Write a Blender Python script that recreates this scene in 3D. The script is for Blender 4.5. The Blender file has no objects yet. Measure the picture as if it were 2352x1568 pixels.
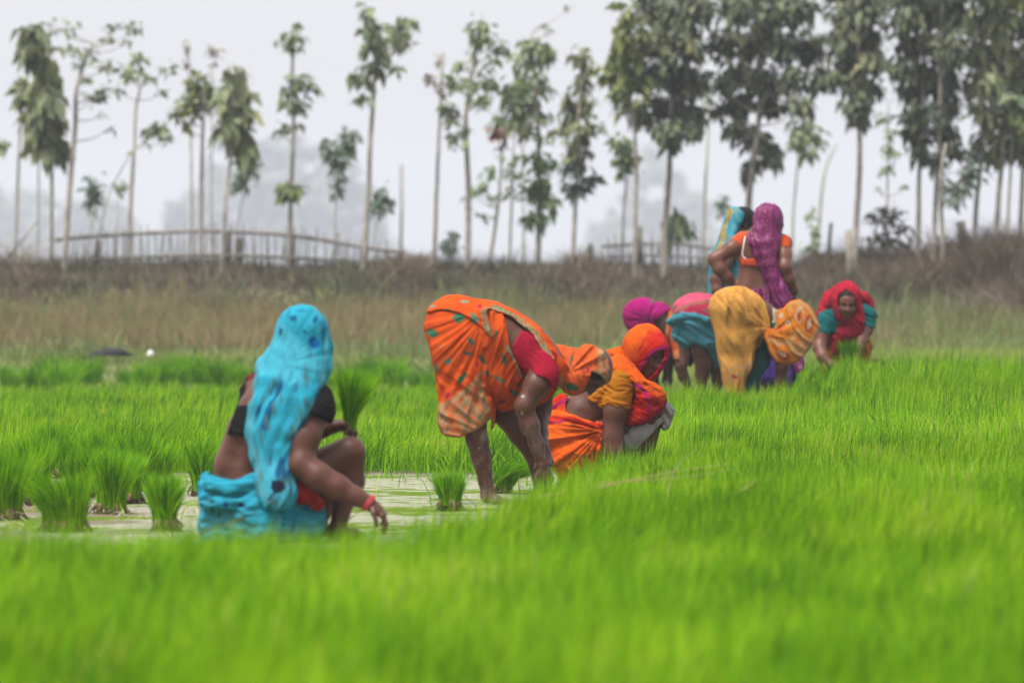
import bpy, math, random
import numpy as np
from mathutils import Vector
rng = np.random.default_rng(7)
random.seed(7)
SC = bpy.context.scene
COL = SC.collection
R = math.radians

# ---------------------------------------------------------------- camera
CAM_H = 0.85                    # lens height above the paddy
FPX = 200.0 / 36.0 * 2352.0     # focal length in "photo units" (picture 2352 wide)
HORIZ = 706.0                   # eye level in photo units
cam_d = bpy.data.cameras.new("camera")
cam = bpy.data.objects.new("camera", cam_d)
COL.objects.link(cam)
cam.location = (0, 0, CAM_H)
cam.rotation_euler = (R(90), 0, 0)
cam_d.sensor_width = 36.0
cam_d.lens = 200.0
cam_d.shift_y = -(784.0 - HORIZ) / 2352.0
cam_d.clip_start = 0.1
cam_d.clip_end = 3000.0
cam_d.dof.use_dof = True
cam_d.dof.focus_distance = 28.5
cam_d.dof.aperture_fstop = 4.3
SC.camera = cam

# ---------------------------------------------------------------- sky and sun (bright hazy overcast)
SUN_EL, SUN_AZ = R(66), R(222)          # high, a little behind the camera and to the left
world = bpy.data.worlds.new("World")
SC.world = world
world.use_nodes = True
wn, wl = world.node_tree.nodes, world.node_tree.links
wn.clear()
sky = wn.new("ShaderNodeTexSky")
sky.sky_type = 'NISHITA'
sky.sun_disc = False
sky.sun_elevation = SUN_EL
sky.sun_rotation = SUN_AZ
sky.altitude = 0
sky.air_density = 1.0
sky.dust_density = 6.0
sky.ozone_density = 1.0
hsv = wn.new("ShaderNodeHueSaturation")       # cloud cover takes the blue out
hsv.inputs["Saturation"].default_value = 0.22
bg = wn.new("ShaderNodeBackground")
bg.inputs["Strength"].default_value = 0.15
wo = wn.new("ShaderNodeOutputWorld")
wl.new(sky.outputs[0], hsv.inputs["Color"])
cloud = wn.new("ShaderNodeMix")               # even high cloud deck over most of the sky
cloud.data_type = 'RGBA'
cloud.inputs[0].default_value = 0.78
cloud.inputs[7].default_value = (1.46, 1.46, 1.50, 1)
wl.new(hsv.outputs[0], cloud.inputs[6])
wl.new(cloud.outputs[2], bg.inputs["Color"])
wl.new(bg.outputs[0], wo.inputs["Surface"])
sun_d = bpy.data.lights.new("sun", 'SUN')
sun_d.energy = 1.5
sun_d.angle = R(25)
sun_d.color = (1.0, 0.96, 0.9)
sun = bpy.data.objects.new("sun", sun_d)
COL.objects.link(sun)
_sd = Vector((math.cos(SUN_EL) * math.sin(SUN_AZ), math.cos(SUN_EL) * math.cos(SUN_AZ), math.sin(SUN_EL)))
sun.rotation_euler = _sd.to_track_quat('Z', 'Y').to_euler()
SC.view_settings.view_transform = 'Standard'
SC.view_settings.look = 'None'
SC.view_settings.exposure = 2.08
SC.view_settings.gamma = 1.0
SC.render.film_transparent = False
SC.render.engine = 'CYCLES'
SC.cycles.use_denoising = True
SC.cycles.max_bounces = 6
SC.cycles.diffuse_bounces = 3
SC.cycles.glossy_bounces = 2
SC.cycles.transmission_bounces = 3
SC.cycles.transparent_max_bounces = 6
SC.cycles.volume_bounces = 0
SC.cycles.caustics_reflective = False
SC.cycles.caustics_refractive = False

# ---------------------------------------------------------------- helpers
def P(x, y, d):
    """photo point (2352 x 1568 units) at distance d -> world point"""
    return np.array([(x - 1176.0) / FPX * d, d, CAM_H - (y - HORIZ) / FPX * d])

def link(o, parent=None):
    COL.objects.link(o)
    if parent is not None:
        o.parent = parent
    return o

def tag(o, label=None, cat=None, group=None, kind=None):
    if label: o["label"] = label
    if cat: o["category"] = cat
    if group: o["group"] = group
    if kind: o["kind"] = kind
    return o

def empty(name, loc, label=None, cat=None, group=None):
    o = bpy.data.objects.new(name, None)
    o.empty_display_size = 0.1
    o.location = [float(c) for c in loc]
    link(o)
    return tag(o, label, cat, group)

def np_mesh(name, verts, faces, mat, parent=None, smooth=False, col=None, loc=None):
    """verts (n,3); faces: (m,k) array or list of such arrays; col (n,3) optional vertex dye colour"""
    if not isinstance(faces, (list, tuple)):
        faces = [faces]
    faces = [np.asarray(f, np.int32) for f in faces if len(f)]
    me = bpy.data.meshes.new(name)
    v = np.asarray(verts, np.float32)
    me.vertices.add(len(v))
    me.vertices.foreach_set("co", v.ravel())
    nl = sum(f.size for f in faces)
    nf = sum(len(f) for f in faces)
    me.loops.add(nl)
    me.loops.foreach_set("vertex_index", np.concatenate([f.ravel() for f in faces]))
    me.polygons.add(nf)
    sizes = np.concatenate([np.full(len(f), f.shape[1], np.int32) for f in faces])
    starts = np.concatenate([[0], np.cumsum(sizes)[:-1]]).astype(np.int32)
    me.polygons.foreach_set("loop_start", starts)
    me.update(calc_edges=True)
    if smooth:
        me.polygons.foreach_set("use_smooth", np.ones(nf, bool))
    if col is not None:
        a = me.color_attributes.new("Col", 'FLOAT_COLOR', 'POINT')
        c = np.ones((len(v), 4), np.float32)
        c[:, :3] = col
        a.data.foreach_set("color", c.ravel())
    me.materials.append(mat)
    o = bpy.data.objects.new(name, me)
    if loc is not None:
        o.location = [float(c) for c in loc]
    return link(o, parent)

def smooth01(a, b, x):
    t = np.clip((x - a) / (b - a), 0, 1)
    return t * t * (3 - 2 * t)

def wob(p, s, seed=0, n=7):
    """cheap smooth noise about -1..1 from summed sinusoids; p (n,k)"""
    r = np.random.default_rng(seed + 1000)
    out = np.zeros(len(p), np.float32)
    for i in range(n):
        w = r.normal(size=p.shape[1]) * s * (0.6 + 0.25 * i)
        out += np.sin(p @ w.astype(np.float32) + r.uniform(0, 6.28)).astype(np.float32) / (1 + 0.25 * i)
    return out / 3.0

# ---- materials
def mat_new(name):
    m = bpy.data.materials.new(name)
    m.use_nodes = True
    nt = m.node_tree
    b = nt.nodes["Principled BSDF"]
    return m, nt, b

def ramp(nt, fac, stops):
    r = nt.nodes.new("ShaderNodeValToRGB")
    while len(r.color_ramp.elements) < len(stops):
        r.color_ramp.elements.new(0.5)
    for e, (p, c) in zip(r.color_ramp.elements, stops):
        e.position = p
        e.color = (*c, 1)
    nt.links.new(fac, r.inputs[0])
    return r.outputs[0]

def noise(nt, scale, detail=4, rough=0.55, vec=None, coord="Object"):
    n = nt.nodes.new("ShaderNodeTexNoise")
    n.inputs["Scale"].default_value = scale
    n.inputs["Detail"].default_value = detail
    n.inputs["Roughness"].default_value = rough
    if vec is None:
        tc = nt.nodes.new("ShaderNodeTexCoord")
        vec = tc.outputs[coord]
    nt.links.new(vec, n.inputs["Vector"])
    return n.outputs["Fac"]

def mixc(nt, fac, a, b, mode='MIX'):
    m = nt.nodes.new("ShaderNodeMix")
    m.data_type = 'RGBA'
    m.blend_type = mode
    for sock, val in ((m.inputs[0], fac), (m.inputs[6], a), (m.inputs[7], b)):
        if isinstance(val, (int, float)):
            sock.default_value = val
        elif isinstance(val, tuple):
            sock.default_value = (*val, 1)
        else:
            nt.links.new(val, sock)
    return m.outputs[2]

def bump(nt, b, h, strength=0.3, dist=0.01):
    n = nt.nodes.new("ShaderNodeBump")
    n.inputs["Strength"].default_value = strength
    n.inputs["Distance"].default_value = dist
    nt.links.new(h, n.inputs["Height"])
    nt.links.new(n.outputs[0], b.inputs["Normal"])

def mat_noise(name, c1, c2, scale=5.0, rough=0.8, detail=5, bmp=0.0, bdist=0.02, lo=0.35, hi=0.65):
    m, nt, b = mat_new(name)
    f = noise(nt, scale, detail)
    nt.links.new(ramp(nt, f, [(lo, c1), (hi, c2)]), b.inputs["Base Color"])
    b.inputs["Roughness"].default_value = rough
    b.inputs["Specular IOR Level"].default_value = 0.25
    if bmp:
        bump(nt, b, noise(nt, scale * 4, 6), bmp, bdist)
    return m

def mat_leaf(name, stops, scale=3.0, trans=0.45, rough=0.5, island=True, spec=0.3, drift=0.9):
    """thin leaf: diffuse + translucent; colour varies from leaf to leaf and in drifts"""
    m = bpy.data.materials.new(name)
    m.use_nodes = True
    nt = m.node_tree
    nt.nodes.clear()
    out = nt.nodes.new("ShaderNodeOutputMaterial")
    geo = nt.nodes.new("ShaderNodeNewGeometry")
    f = noise(nt, scale, 3, coord="Object")
    if island:
        a = nt.nodes.new("ShaderNodeMath"); a.operation = 'MULTIPLY_ADD'
        nt.links.new(geo.outputs["Random Per Island"], a.inputs[0])
        a.inputs[1].default_value = 0.6
        s = nt.nodes.new("ShaderNodeMath"); s.operation = 'MULTIPLY_ADD'
        nt.links.new(f, s.inputs[0]); s.inputs[1].default_value = drift; s.inputs[2].default_value = .2 - .5 * drift
        nt.links.new(s.outputs[0], a.inputs[2])
        f = a.outputs[0]
    c = ramp(nt, f, stops)
    d = nt.nodes.new("ShaderNodeBsdfDiffuse")
    t = nt.nodes.new("ShaderNodeBsdfTranslucent")
    g = nt.nodes.new("ShaderNodeBsdfGlossy")
    g.inputs["Roughness"].default_value = rough
    nt.links.new(c, d.inputs["Color"])
    tc = mixc(nt, 1.0, c, (1.0, 1.0, 0.55), 'MULTIPLY')
    nt.links.new(tc, t.inputs["Color"])
    mx = nt.nodes.new("ShaderNodeMixShader"); mx.inputs[0].default_value = trans
    nt.links.new(d.outputs[0], mx.inputs[1]); nt.links.new(t.outputs[0], mx.inputs[2])
    lw = nt.nodes.new("ShaderNodeFresnel"); lw.inputs[0].default_value = 1.35
    ml = nt.nodes.new("ShaderNodeMath"); ml.operation = 'MULTIPLY'; ml.inputs[1].default_value = spec
    nt.links.new(lw.outputs[0], ml.inputs[0])
    m2 = nt.nodes.new("ShaderNodeMixShader")
    nt.links.new(ml.outputs[0], m2.inputs[0])
    nt.links.new(mx.outputs[0], m2.inputs[1]); nt.links.new(g.outputs[0], m2.inputs[2])
    nt.links.new(m2.outputs[0], out.inputs["Surface"])
    return m

# ---- tubes and leaves as numpy batches
class Geo:
    def __init__(self):
        self.v = []; self.f4 = []; self.f3 = []; self.n = 0
    def add(self, v, f4=None, f3=None):
        if f4 is not None and len(f4): self.f4.append(np.asarray(f4, np.int32) + self.n)
        if f3 is not None and len(f3): self.f3.append(np.asarray(f3, np.int32) + self.n)
        self.v.append(np.asarray(v, np.float32)); self.n += len(v)
    def tube(self, pts, rad, sides=8, cap=True):
        pts = np.asarray(pts, float); rad = np.broadcast_to(np.asarray(rad, float), (len(pts),))
        tan = np.gradient(pts, axis=0); tan /= np.linalg.norm(tan, axis=1)[:, None] + 1e-9
        up = np.array([0.31, 0.95, 0.05]) if abs(tan[0][2]) > 0.7 else np.array([0, 0, 1.0])
        a = np.cross(tan, up); a /= np.linalg.norm(a, axis=1)[:, None] + 1e-9
        b = np.cross(tan, a)
        th = np.linspace(0, 2 * np.pi, sides, endpoint=False)
        ring = pts[:, None] + rad[:, None, None] * (np.cos(th)[None, :, None] * a[:, None] + np.sin(th)[None, :, None] * b[:, None])
        n = len(pts)
        i = np.arange(n - 1)[:, None] * sides; j = np.arange(sides)[None]; j2 = (j + 1) % sides
        q = np.stack([i + j, i + j2, i + sides + j2, i + sides + j], -1).reshape(-1, 4)
        v = ring.reshape(-1, 3); f3 = None
        if cap:
            v = np.vstack([v, pts[0], pts[-1]])
            k = np.arange(sides); k2 = (k + 1) % sides
            f3 = np.vstack([np.stack([k2, k, np.full(sides, n * sides)], 1),
                            np.stack([(n - 1) * sides + k, (n - 1) * sides + k2, np.full(sides, n * sides + 1)], 1)])
        self.add(v, q, f3)
    def obj(self, name, mat, parent=None, smooth=False, loc=None, col=None):
        v = np.concatenate(self.v) if self.v else np.zeros((0, 3))
        if loc is not None: v = v - np.asarray(loc)
        fs = []
        if self.f4: fs.append(np.concatenate(self.f4))
        if self.f3: fs.append(np.concatenate(self.f3))
        return np_mesh(name, v, fs, mat, parent, smooth, col, None if parent is not None else loc)

def catmull(pts, n=8):
    p = np.asarray(pts, float)
    p = np.vstack([2 * p[0] - p[1], p, 2 * p[-1] - p[-2]])
    out = []
    for i in range(1, len(p) - 2):
        t = np.linspace(0, 1, n, endpoint=False)[:, None]
        a, b, c, d = p[i - 1], p[i], p[i + 1], p[i + 2]
        out.append(0.5 * (2 * b + (c - a) * t + (2 * a - 5 * b + 4 * c - d) * t ** 2 + (3 * b - a - 3 * c + d) * t ** 3))
    out.append(p[-2][None])
    return np.vstack(out)

def blades(base, h, lean, leandir, width, face, seg=3, curl=0.5):
    """grass blades: base (n,3), h, lean (tip offset / h), leandir angle, width, facing angle -> verts, quads, tris"""
    n = len(base)
    t = np.linspace(0, 1, seg + 1)
    dx = np.cos(leandir); dy = np.sin(leandir)
    fx = np.cos(face); fy = np.sin(face)
    V = np.zeros((n, 2 * seg + 1, 3), np.float32)
    for k in range(seg + 1):
        tt = t[k]
        off = lean * h * tt ** (1.0 + curl * 1.6)
        zz = h * tt * (1 - 0.28 * np.minimum(lean, 1.4) * tt)
        cx = base[:, 0] + dx * off; cy = base[:, 1] + dy * off; cz = base[:, 2] + zz
        if k < seg:
            w = width * (0.75 + 0.5 * tt) * (1 - tt ** 3) * 0.5
            V[:, 2 * k, 0] = cx - fx * w; V[:, 2 * k, 1] = cy - fy * w; V[:, 2 * k, 2] = cz
            V[:, 2 * k + 1, 0] = cx + fx * w; V[:, 2 * k + 1, 1] = cy + fy * w; V[:, 2 * k + 1, 2] = cz
        else:
            V[:, 2 * k, 0] = cx; V[:, 2 * k, 1] = cy; V[:, 2 * k, 2] = cz
    m = 2 * seg + 1
    o = (np.arange(n) * m)[:, None]
    q = np.concatenate([o + np.array([[2 * k, 2 * k + 1, 2 * k + 3, 2 * k + 2]]) for k in range(seg - 1)], 0)
    tr = o + np.array([[2 * seg - 2, 2 * seg - 1, 2 * seg]])
    return V.reshape(-1, 3), q, tr
# ================================================================= THE SETTING
_GD = [0, 44, 50, 56, 62, 67, 68.3, 69.6, 71, 76, 120, 900]
_GZ = [0, 0, .08, .24, .38, .47, .64, 1.08, 1.20, 1.20, 1.1, 1.0]
# edge of the front rice bed: distance along the view against X
_EX = np.array([-9, -.36, -.24, -.07, .14, .42, .60, .74, 30.])
_ED = np.array([16.6, 16.8, 18.1, 19.2, 22.2, 24.4, 25.6, 29.3, 29.3])

def ground_z(x, d):
    z = np.interp(d, _GD, _GZ)
    z = z + .15 * smooth01(31, 39, d) * smooth01(-.3, .9, x) * (1 - smooth01(50, 60, d))
    return z

def front_bed(x, d):
    return (d < np.interp(x, _EX, _ED)) | ((x > .60) & (d < 30))

def back_bed(x, d):
    wig = .25 * np.sin(x * 3.1) + .15 * np.sin(x * 7.3 + 1)
    left = (d > 29.3 + .15 * np.sin(x * 5)) & (d < 46.2 + wig) & (x < .72)
    mid = (d >= 29.3) & (d < 36.3 + wig * .5) & (x >= .72)
    right = (d >= 36) & (d < 42.3 + wig) & (x > 1.95 + .3 * np.sin(d))
    return left | mid | right

# ---------------- ground sheet
def build_ground():
    ds = np.concatenate([np.arange(1.5, 15, .5), np.arange(15, 32, .12), np.arange(32, 74, .5), np.geomspace(74, 900, 28)])
    us = np.concatenate([np.linspace(-1, -.16, 16, endpoint=False), np.linspace(-.16, .16, 90), np.linspace(.16, 1, 17)[1:]])
    U, D = np.meshgrid(us, ds)
    X = U * (D + 6) * 1.15
    Z = ground_z(X, D)
    p = np.stack([X.ravel(), D.ravel()], 1)
    mud = ((~front_bed(X, D)) & (D > 15) & (D < 29.6)).ravel()
    z = Z.ravel() + np.where(mud, -.040 + .016 * wob(p, 2.2, 3) + .014 * wob(p, 7, 4) + .022 * smooth01(-.9, -1.8, p[:, 0]), .012 * wob(p, 1.2, 5))
    v = np.stack([p[:, 0], p[:, 1], z], 1)
    nu, nd = len(us), len(ds)
    i = (np.arange(nd - 1)[:, None] * nu + np.arange(nu - 1)[None]).reshape(-1, 1)
    q = np.concatenate([i, i + 1, i + nu + 1, i + nu], 1)
    m, nt, b = mat_new("soil")
    f1 = noise(nt, .35, 6); f2 = noise(nt, 6, 8, .65)
    c = mixc(nt, f2, (.055, .040, .024), (.14, .105, .062))
    g = ramp(nt, f1, [(.38, (.15, .125, .07)), (.62, (.11, .14, .05))])
    tc = nt.nodes.new("ShaderNodeTexCoord"); sx = nt.nodes.new("ShaderNodeSeparateXYZ")
    nt.links.new(tc.outputs["Object"], sx.inputs[0])
    mr = nt.nodes.new("ShaderNodeMapRange"); mr.inputs[1].default_value = 30; mr.inputs[2].default_value = 48
    nt.links.new(sx.outputs["Y"], mr.inputs[0])
    nt.links.new(mixc(nt, mr.outputs[0], c, g), b.inputs["Base Color"])
    b.inputs["Roughness"].default_value = .75
    bump(nt, b, noise(nt, 25, 8, .7), .5, .02)
    o = np_mesh("ground", v, q, m, None, True)
    tag(o, "brown paddy soil rising to a scrubby bank behind", "ground", None, "structure")

# ---------------- shallow water in the lifted part of the nursery
def build_water():
    ds = np.arange(15.5, 30.2, .25)
    us = np.linspace(-.2, .2, 60)
    U, D = np.meshgrid(us, ds)
    X = U * D
    v = np.stack([X.ravel(), D.ravel(), np.full(X.size, -.012)], 1)
    nu, nd = len(us), len(ds)
    i = (np.arange(nd - 1)[:, None] * nu + np.arange(nu - 1)[None]).reshape(-1, 1)
    q = np.concatenate([i, i + 1, i + nu + 1, i + nu], 1)
    keep = ~front_bed(v[q].mean(1)[:, 0], v[q].mean(1)[:, 1] + .35)
    m, nt, b = mat_new("muddy_water_painted_glints")
    tc = nt.nodes.new("ShaderNodeTexCoord")
    f = noise(nt, 5.5, 8, .66, tc.outputs["Object"])
    f0 = noise(nt, 1.3, 3, .5, tc.outputs["Object"])
    ad = nt.nodes.new("ShaderNodeMath"); ad.operation = 'MULTIPLY_ADD'; ad.inputs[1].default_value = .8
    nt.links.new(f0, ad.inputs[0]); nt.links.new(f, ad.inputs[2])
    scum = ramp(nt, ad.outputs[0], [(.89, (0, 0, 0)), (.95, (1, 1, 1))])
    f2 = noise(nt, 40, 5)
    alg = mixc(nt, f2, (.05, .10, .006), (.13, .19, .018))
    nt.links.new(mixc(nt, scum, (.38, .345, .28), alg), b.inputs["Base Color"])  # mud colour lightened so that sky glints are painted into the base
    rr = nt.nodes.new("ShaderNodeMix"); rr.data_type = 'FLOAT'
    rr.inputs[2].default_value = .04; rr.inputs[3].default_value = .9
    nt.links.new(scum, rr.inputs[0]); nt.links.new(rr.outputs[0], b.inputs["Roughness"])
    sp = nt.nodes.new("ShaderNodeMix"); sp.data_type = 'FLOAT'
    sp.inputs[2].default_value = .5; sp.inputs[3].default_value = .03
    nt.links.new(scum, sp.inputs[0]); nt.links.new(sp.outputs[0], b.inputs["Specular IOR Level"])
    b.inputs["IOR"].default_value = 1.33
    bump(nt, b, noise(nt, 16, 6, .62), 1.0, .06)
    o = np_mesh("water", v, q[keep], m, None, True)
    tag(o, "shallow muddy water with green scum between the rice beds", "water", None, "structure")

# ---------------- rice
M_RICE = mat_leaf("rice_leaf", [(.05, (0.0153, 0.0547, 0.0023)), (.34, (0.0805, 0.2180, 0.0032)), (.62, (0.1702, 0.3659, 0.0055)), (.90, (0.3129, 0.4744, 0.0126)), (.985, (0.3986, 0.4946, 0.0306)), (1.0, (0.3986, 0.3563, 0.1226))], 2.2, .5, .5, True, .14, 1.9)
M_RICE_DK = mat_leaf("rice_leaf_bundle", [(.08, (.014, .055, .002)), (.42, (.058, .185, .003)), (.72, (.13, .315, .005)), (.98, (.26, .40, .012))], 5, .42, .5, True, .12)
M_STRAW = mat_leaf("straw", [(.15, (.26, .19, .08)), (.8, (.45, .36, .17))], 3, .2, .6)

def build_rice():
    B = []; H = []; W = []
    for d0, d1, dens, w in ((7.6, 12, 3000, .0036), (12, 17, 3200, .0038), (17, 24, 2900, .0046), (24, 31, 2700, .0050), (31, 37, 1900, .0060), (37, 48, 1200, .0075)):
        hw1 = .0925 * d1 + 1.5
        n = int(dens * (d1 - d0) * 2 * hw1)
        d = rng.uniform(d0, d1, n); x = rng.uniform(-hw1, hw1, n)
        ok = (np.abs(x) < .0925 * d + 1.5)
        fb = front_bed(x + rng.normal(0, .03, n), d + rng.normal(0, .12, n)); bb = back_bed(x, d)
        ok &= fb | bb
        # some thin gaps
        p = np.stack([x, d], 1)
        hm = 1 + .17 * wob(p, 1.6, 11) + .16 * wob(p, 7, 12)
        ok &= rng.uniform(size=n) < .74 + .5 * wob(p, 5, 13)
        x, d, hm, fb = x[ok], d[ok], hm[ok], fb[ok]
        B.append(np.stack([x, d, ground_z(x, d) + .002], 1))
        hh = np.where(fb, .215, np.where(x < .75, .21, np.where(x > 1.9, .32, .25))) * hm * rng.uniform(.55, 1.22, len(x))
        hh *= np.where(fb & (d > 22) & (d < 30), 1.05, 1)
        H.append(hh); W.append(np.full(len(x), w) * rng.uniform(.7, 1.4, len(x)))
    B = np.concatenate(B); H = np.concatenate(H); W = np.concatenate(W)
    n = len(B)
    p2 = B[:, :2]
    ld = .5 + 1.6 * wob(p2, .9, 21) + rng.normal(0, .9, n)
    lean = np.abs(.20 + .20 * wob(p2, 1.6, 22) + rng.normal(0, .26, n) * np.where(B[:, 1] < 17, 1.5, 1))
    v, q, t = blades(B, H, lean, ld, W, rng.uniform(-.9, .9, n), 3, .6)
    o = np_mesh("rice_seedlings", v, [q, t], M_RICE)
    tag(o, "bright green rice seedlings filling the nursery beds", "rice", None, "stuff")
    # longer straggling blades and pale straws across the tops
    g = Geo()
    def straw(pts, r):
        c = catmull([P(*a) for a in pts], 6)
        g.tube(c, np.linspace(r, r * .4, len(c)) * .55, 5)
    straw([(1372, 1120, 19.4), (1450, 1102, 19.5), (1560, 1080, 19.6), (1672, 1065, 19.7)], .004)
    straw([(1372, 1110, 19.3), (1560, 1096, 19.4), (1690, 1076, 19.5)], .0028)
    straw([(1531, 1150, 19.2), (1540, 1100, 19.4), (1562, 1062, 19.6), (1600, 1030, 19.8)], .0028)
    straw([(1700, 1128, 19.0), (1740, 1100, 19.2)], .0025)
    straw([(1240, 1140, 19.0), (1300, 1128, 19.1)], .0028)
    o = g.obj("dry_straw", M_STRAW)
    tag(o, "few pale dry straws lying across the green rice tops", "straw", None, "stuff")
    # straw litter on the lifted mud, left
    n = 2200
    d = rng.uniform(17.5, 27, n); x = rng.uniform(-2.6, .1, n)
    ok = (np.abs(x) < .1 * d + .3) & (~front_bed(x, d - .4)) & (wob(np.stack([x, d], 1), 1.4, 31) - .6 * (x + 1.0) > .15)
    x, d = x[ok], d[ok]; n = len(x)
    b = np.stack([x, d, np.full(n, -.004) + rng.uniform(0, .02, n)], 1)
    v, q, t = blades(b, rng.uniform(.03, .16, n) * .35, rng.uniform(1.5, 3.5, n), rng.uniform(0, 6.28, n), rng.uniform(.003, .006, n), rng.uniform(0, 6.28, n), 3, .1)
    o = np_mesh("straw_litter", v, [q, t], M_STRAW)
    tag(o, "tan straw and root litter scattered on the wet mud", "straw litter", None, "stuff")
    # stray seedlings left in the water
    n = 300
    x = np.concatenate([rng.uniform(-.75, .5, 160), rng.uniform(-2.6, .4, 140)])
    d = np.concatenate([29.4 - np.abs(rng.normal(0, .45, 160)), rng.uniform(18, 29, 140)])
    b = np.stack([x, d, np.full(n, -.01)], 1)
    v, q, t = blades(b, rng.uniform(.07, .2, n), rng.uniform(.1, 1.2, n), rng.uniform(0, 6.28, n), rng.uniform(.004, .007, n), rng.uniform(-.9, .9, n), 3, .8)
    o = np_mesh("stray_seedlings", v, [q, t], M_RICE)
    tag(o, "stray rice seedlings standing in the shallow water", "rice", None, "stuff")

# ---------------- seedling bundles
M_ROOT = mat_noise("muddy_roots", (.05, .035, .018), (.16, .11, .055), 40, .9, 5, .6, .01)
M_BUND = mat_leaf("rice_leaf_pulled", [(.08, (0.022, 0.084, 0.002)), (.40, (0.090, 0.264, 0.004)), (.68, (0.192, 0.414, 0.006)), (.93, (0.360, 0.504, 0.014)), (.99, (0.432, 0.360, 0.096))], 6, .45, .5, True, .12)
def bundle(loc, h, w, n, label, group, lean=(0, 0), loose=1.0, name="seedling_bundle", base_w=.45, roots=True, mat=None):
    root = empty(name, loc, label, "seedling bundle", group)
    r = np.sqrt(rng.uniform(0, 1, n)); a = rng.uniform(0, 6.28, n)
    bx = r * np.cos(a) * w * .5 * base_w; by = r * np.sin(a) * w * .5 * base_w
    ln = (r * .5 * w * (1 - base_w) / h * 1.1 + np.abs(rng.normal(0, .12, n)) * loose)
    ex = ln * np.cos(a + rng.normal(0, .5, n)) + lean[0]; ey = ln * np.sin(a) + lean[1]
    v, q, t = blades(np.stack([bx, by, np.zeros(n) + .01], 1), h * rng.uniform(.62, 1.12, n), np.hypot(ex, ey), np.arctan2(ey, ex), rng.uniform(.0035, .0062, n), rng.uniform(-1.0, 1.0, n), 3, .5)
    np_mesh("blades", v, [q, t], mat or M_RICE_DK, root)
    if roots:
        g = Geo()
        m = 60
        for k in range(m):
            aa = rng.uniform(0, 6.28); rr = math.sqrt(rng.uniform()) * w * .5 * base_w * 1.1
            x, y = rr * math.cos(aa), rr * math.sin(aa)
            g.tube([(x, y, .035), (x * 1.1 + rng.normal(0, .006), y * 1.1, .012), (x * 1.25 + rng.normal(0, .012), y * 1.25 + rng.normal(0, .01), -.012)], [.006, .005, .002], 4)
        g.obj("roots", M_ROOT, root)
    return root

def build_bundles():
    near = [  # x, base y, h, w, n, label
        (150, 1214, .205, .27, 520, "broad green seedling bundle standing on the mud at the front left"),
        (377, 1213, .195, .15, 420, "narrow upright seedling bundle standing alone left of the woman in blue"),
        (8, 1186, .25, .24, 380, "seedling bundle cut off by the left edge of the picture"),
        (78, 1140, .25, .22, 380, "seedling bundle behind the broad front one, near the left edge"),
        (128, 1092, .25, .26, 480, "tall dark seedling bundle at the back of the cluster on the left"),
        (184, 1137, .21, .22, 380, "seedling bundle directly behind the broad front bundle"),
        (256, 1174, .235, .19, 380, "seedling bundle with a bent straw, between the broad and the narrow front bundles"),
        (318, 1121, .25, .23, 420, "wide seedling bundle standing behind the narrow upright one"),
        (366, 1108, .17, .20, 340, "short seedling bundle behind the narrow upright one, to its left"),
        (466, 1133, .21, .17, 340, "seedling bundle just behind the back of the woman in blue"),
        (44, 1158, .23, .21, 360, "seedling bundle between the left edge bundle and the broad front one"),
        (222, 1112, .24, .22, 380, "seedling bundle in the back row, right of the tall dark one"),
        (294, 1150, .21, .18, 340, "small seedling bundle half hidden between the bent straw bundle and the narrow one"),
        (1034, 1166, .145, .15, 300, "seedling bundle standing beside the bare leg of the woman bending in orange"),
    ]
    for x, y, h, w, n, lab in near:
        d = CAM_H * FPX / (y - HORIZ)
        p = P(x, y, d)
        bundle(p, h * 1.08, w * .98, int(n * 1.8), lab, "seedling bundles on the lifted mud", (rng.normal(.06, .10), rng.normal(0, .08)), 1.25, base_w=.6, mat=M_BUND)
    p = P(1150, 1128, 26.4)
    bundle(p, .2, .22, 380, "dark seedling bundle fallen over behind the orange sari's bare leg", "seedling bundles on the lifted mud", (1.0, -.5), 1.6, roots=True)
    far = [(23, 50.0), (78, 49.6), (113, 50.6), (142, 49.4), (205, 51.5), (302, 50.6), (336, 49.6), (371, 50.2), (398, 51.2), (427, 52), (469, 50.4), (508, 49.6), (547, 50.6), (588, 50), (632, 49.8), (768, 50.3), (815, 49.5), (860, 50.6), (905, 50), (972, 49.4)]
    ords = ["first", "second", "third", "fourth", "fifth", "sixth", "seventh", "eighth", "ninth", "tenth", "eleventh", "twelfth", "thirteenth", "fourteenth", "fifteenth"]
    for i, (x, d) in enumerate(far):
        X = (x - 1176) / FPX * d
        z = float(ground_z(np.array(X), np.array(d)))
        if i < 10: lab = f"{ords[i]} seedling bundle from the left in the row along the far bed edge"
        elif i < 15: lab = f"far row seedling bundle left of the blue veil, {['fifth','fourth','third','second','first'][i-10]} from it"
        elif i < 19: lab = f"far row seedling bundle right of the blue veil, {ords[i-15]} from it"
        else: lab = "dark seedling bundle of the far row beside the orange sari's rump"
        h = rng.uniform(.21, .37)
        bundle((X, d, z), h, rng.uniform(.28, .5), 420, lab, "seedling bundles in the far row", (rng.normal(.1, .1), 0), 1.3, roots=False, mat=M_BUND if i % 3 == 0 else None)

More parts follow.
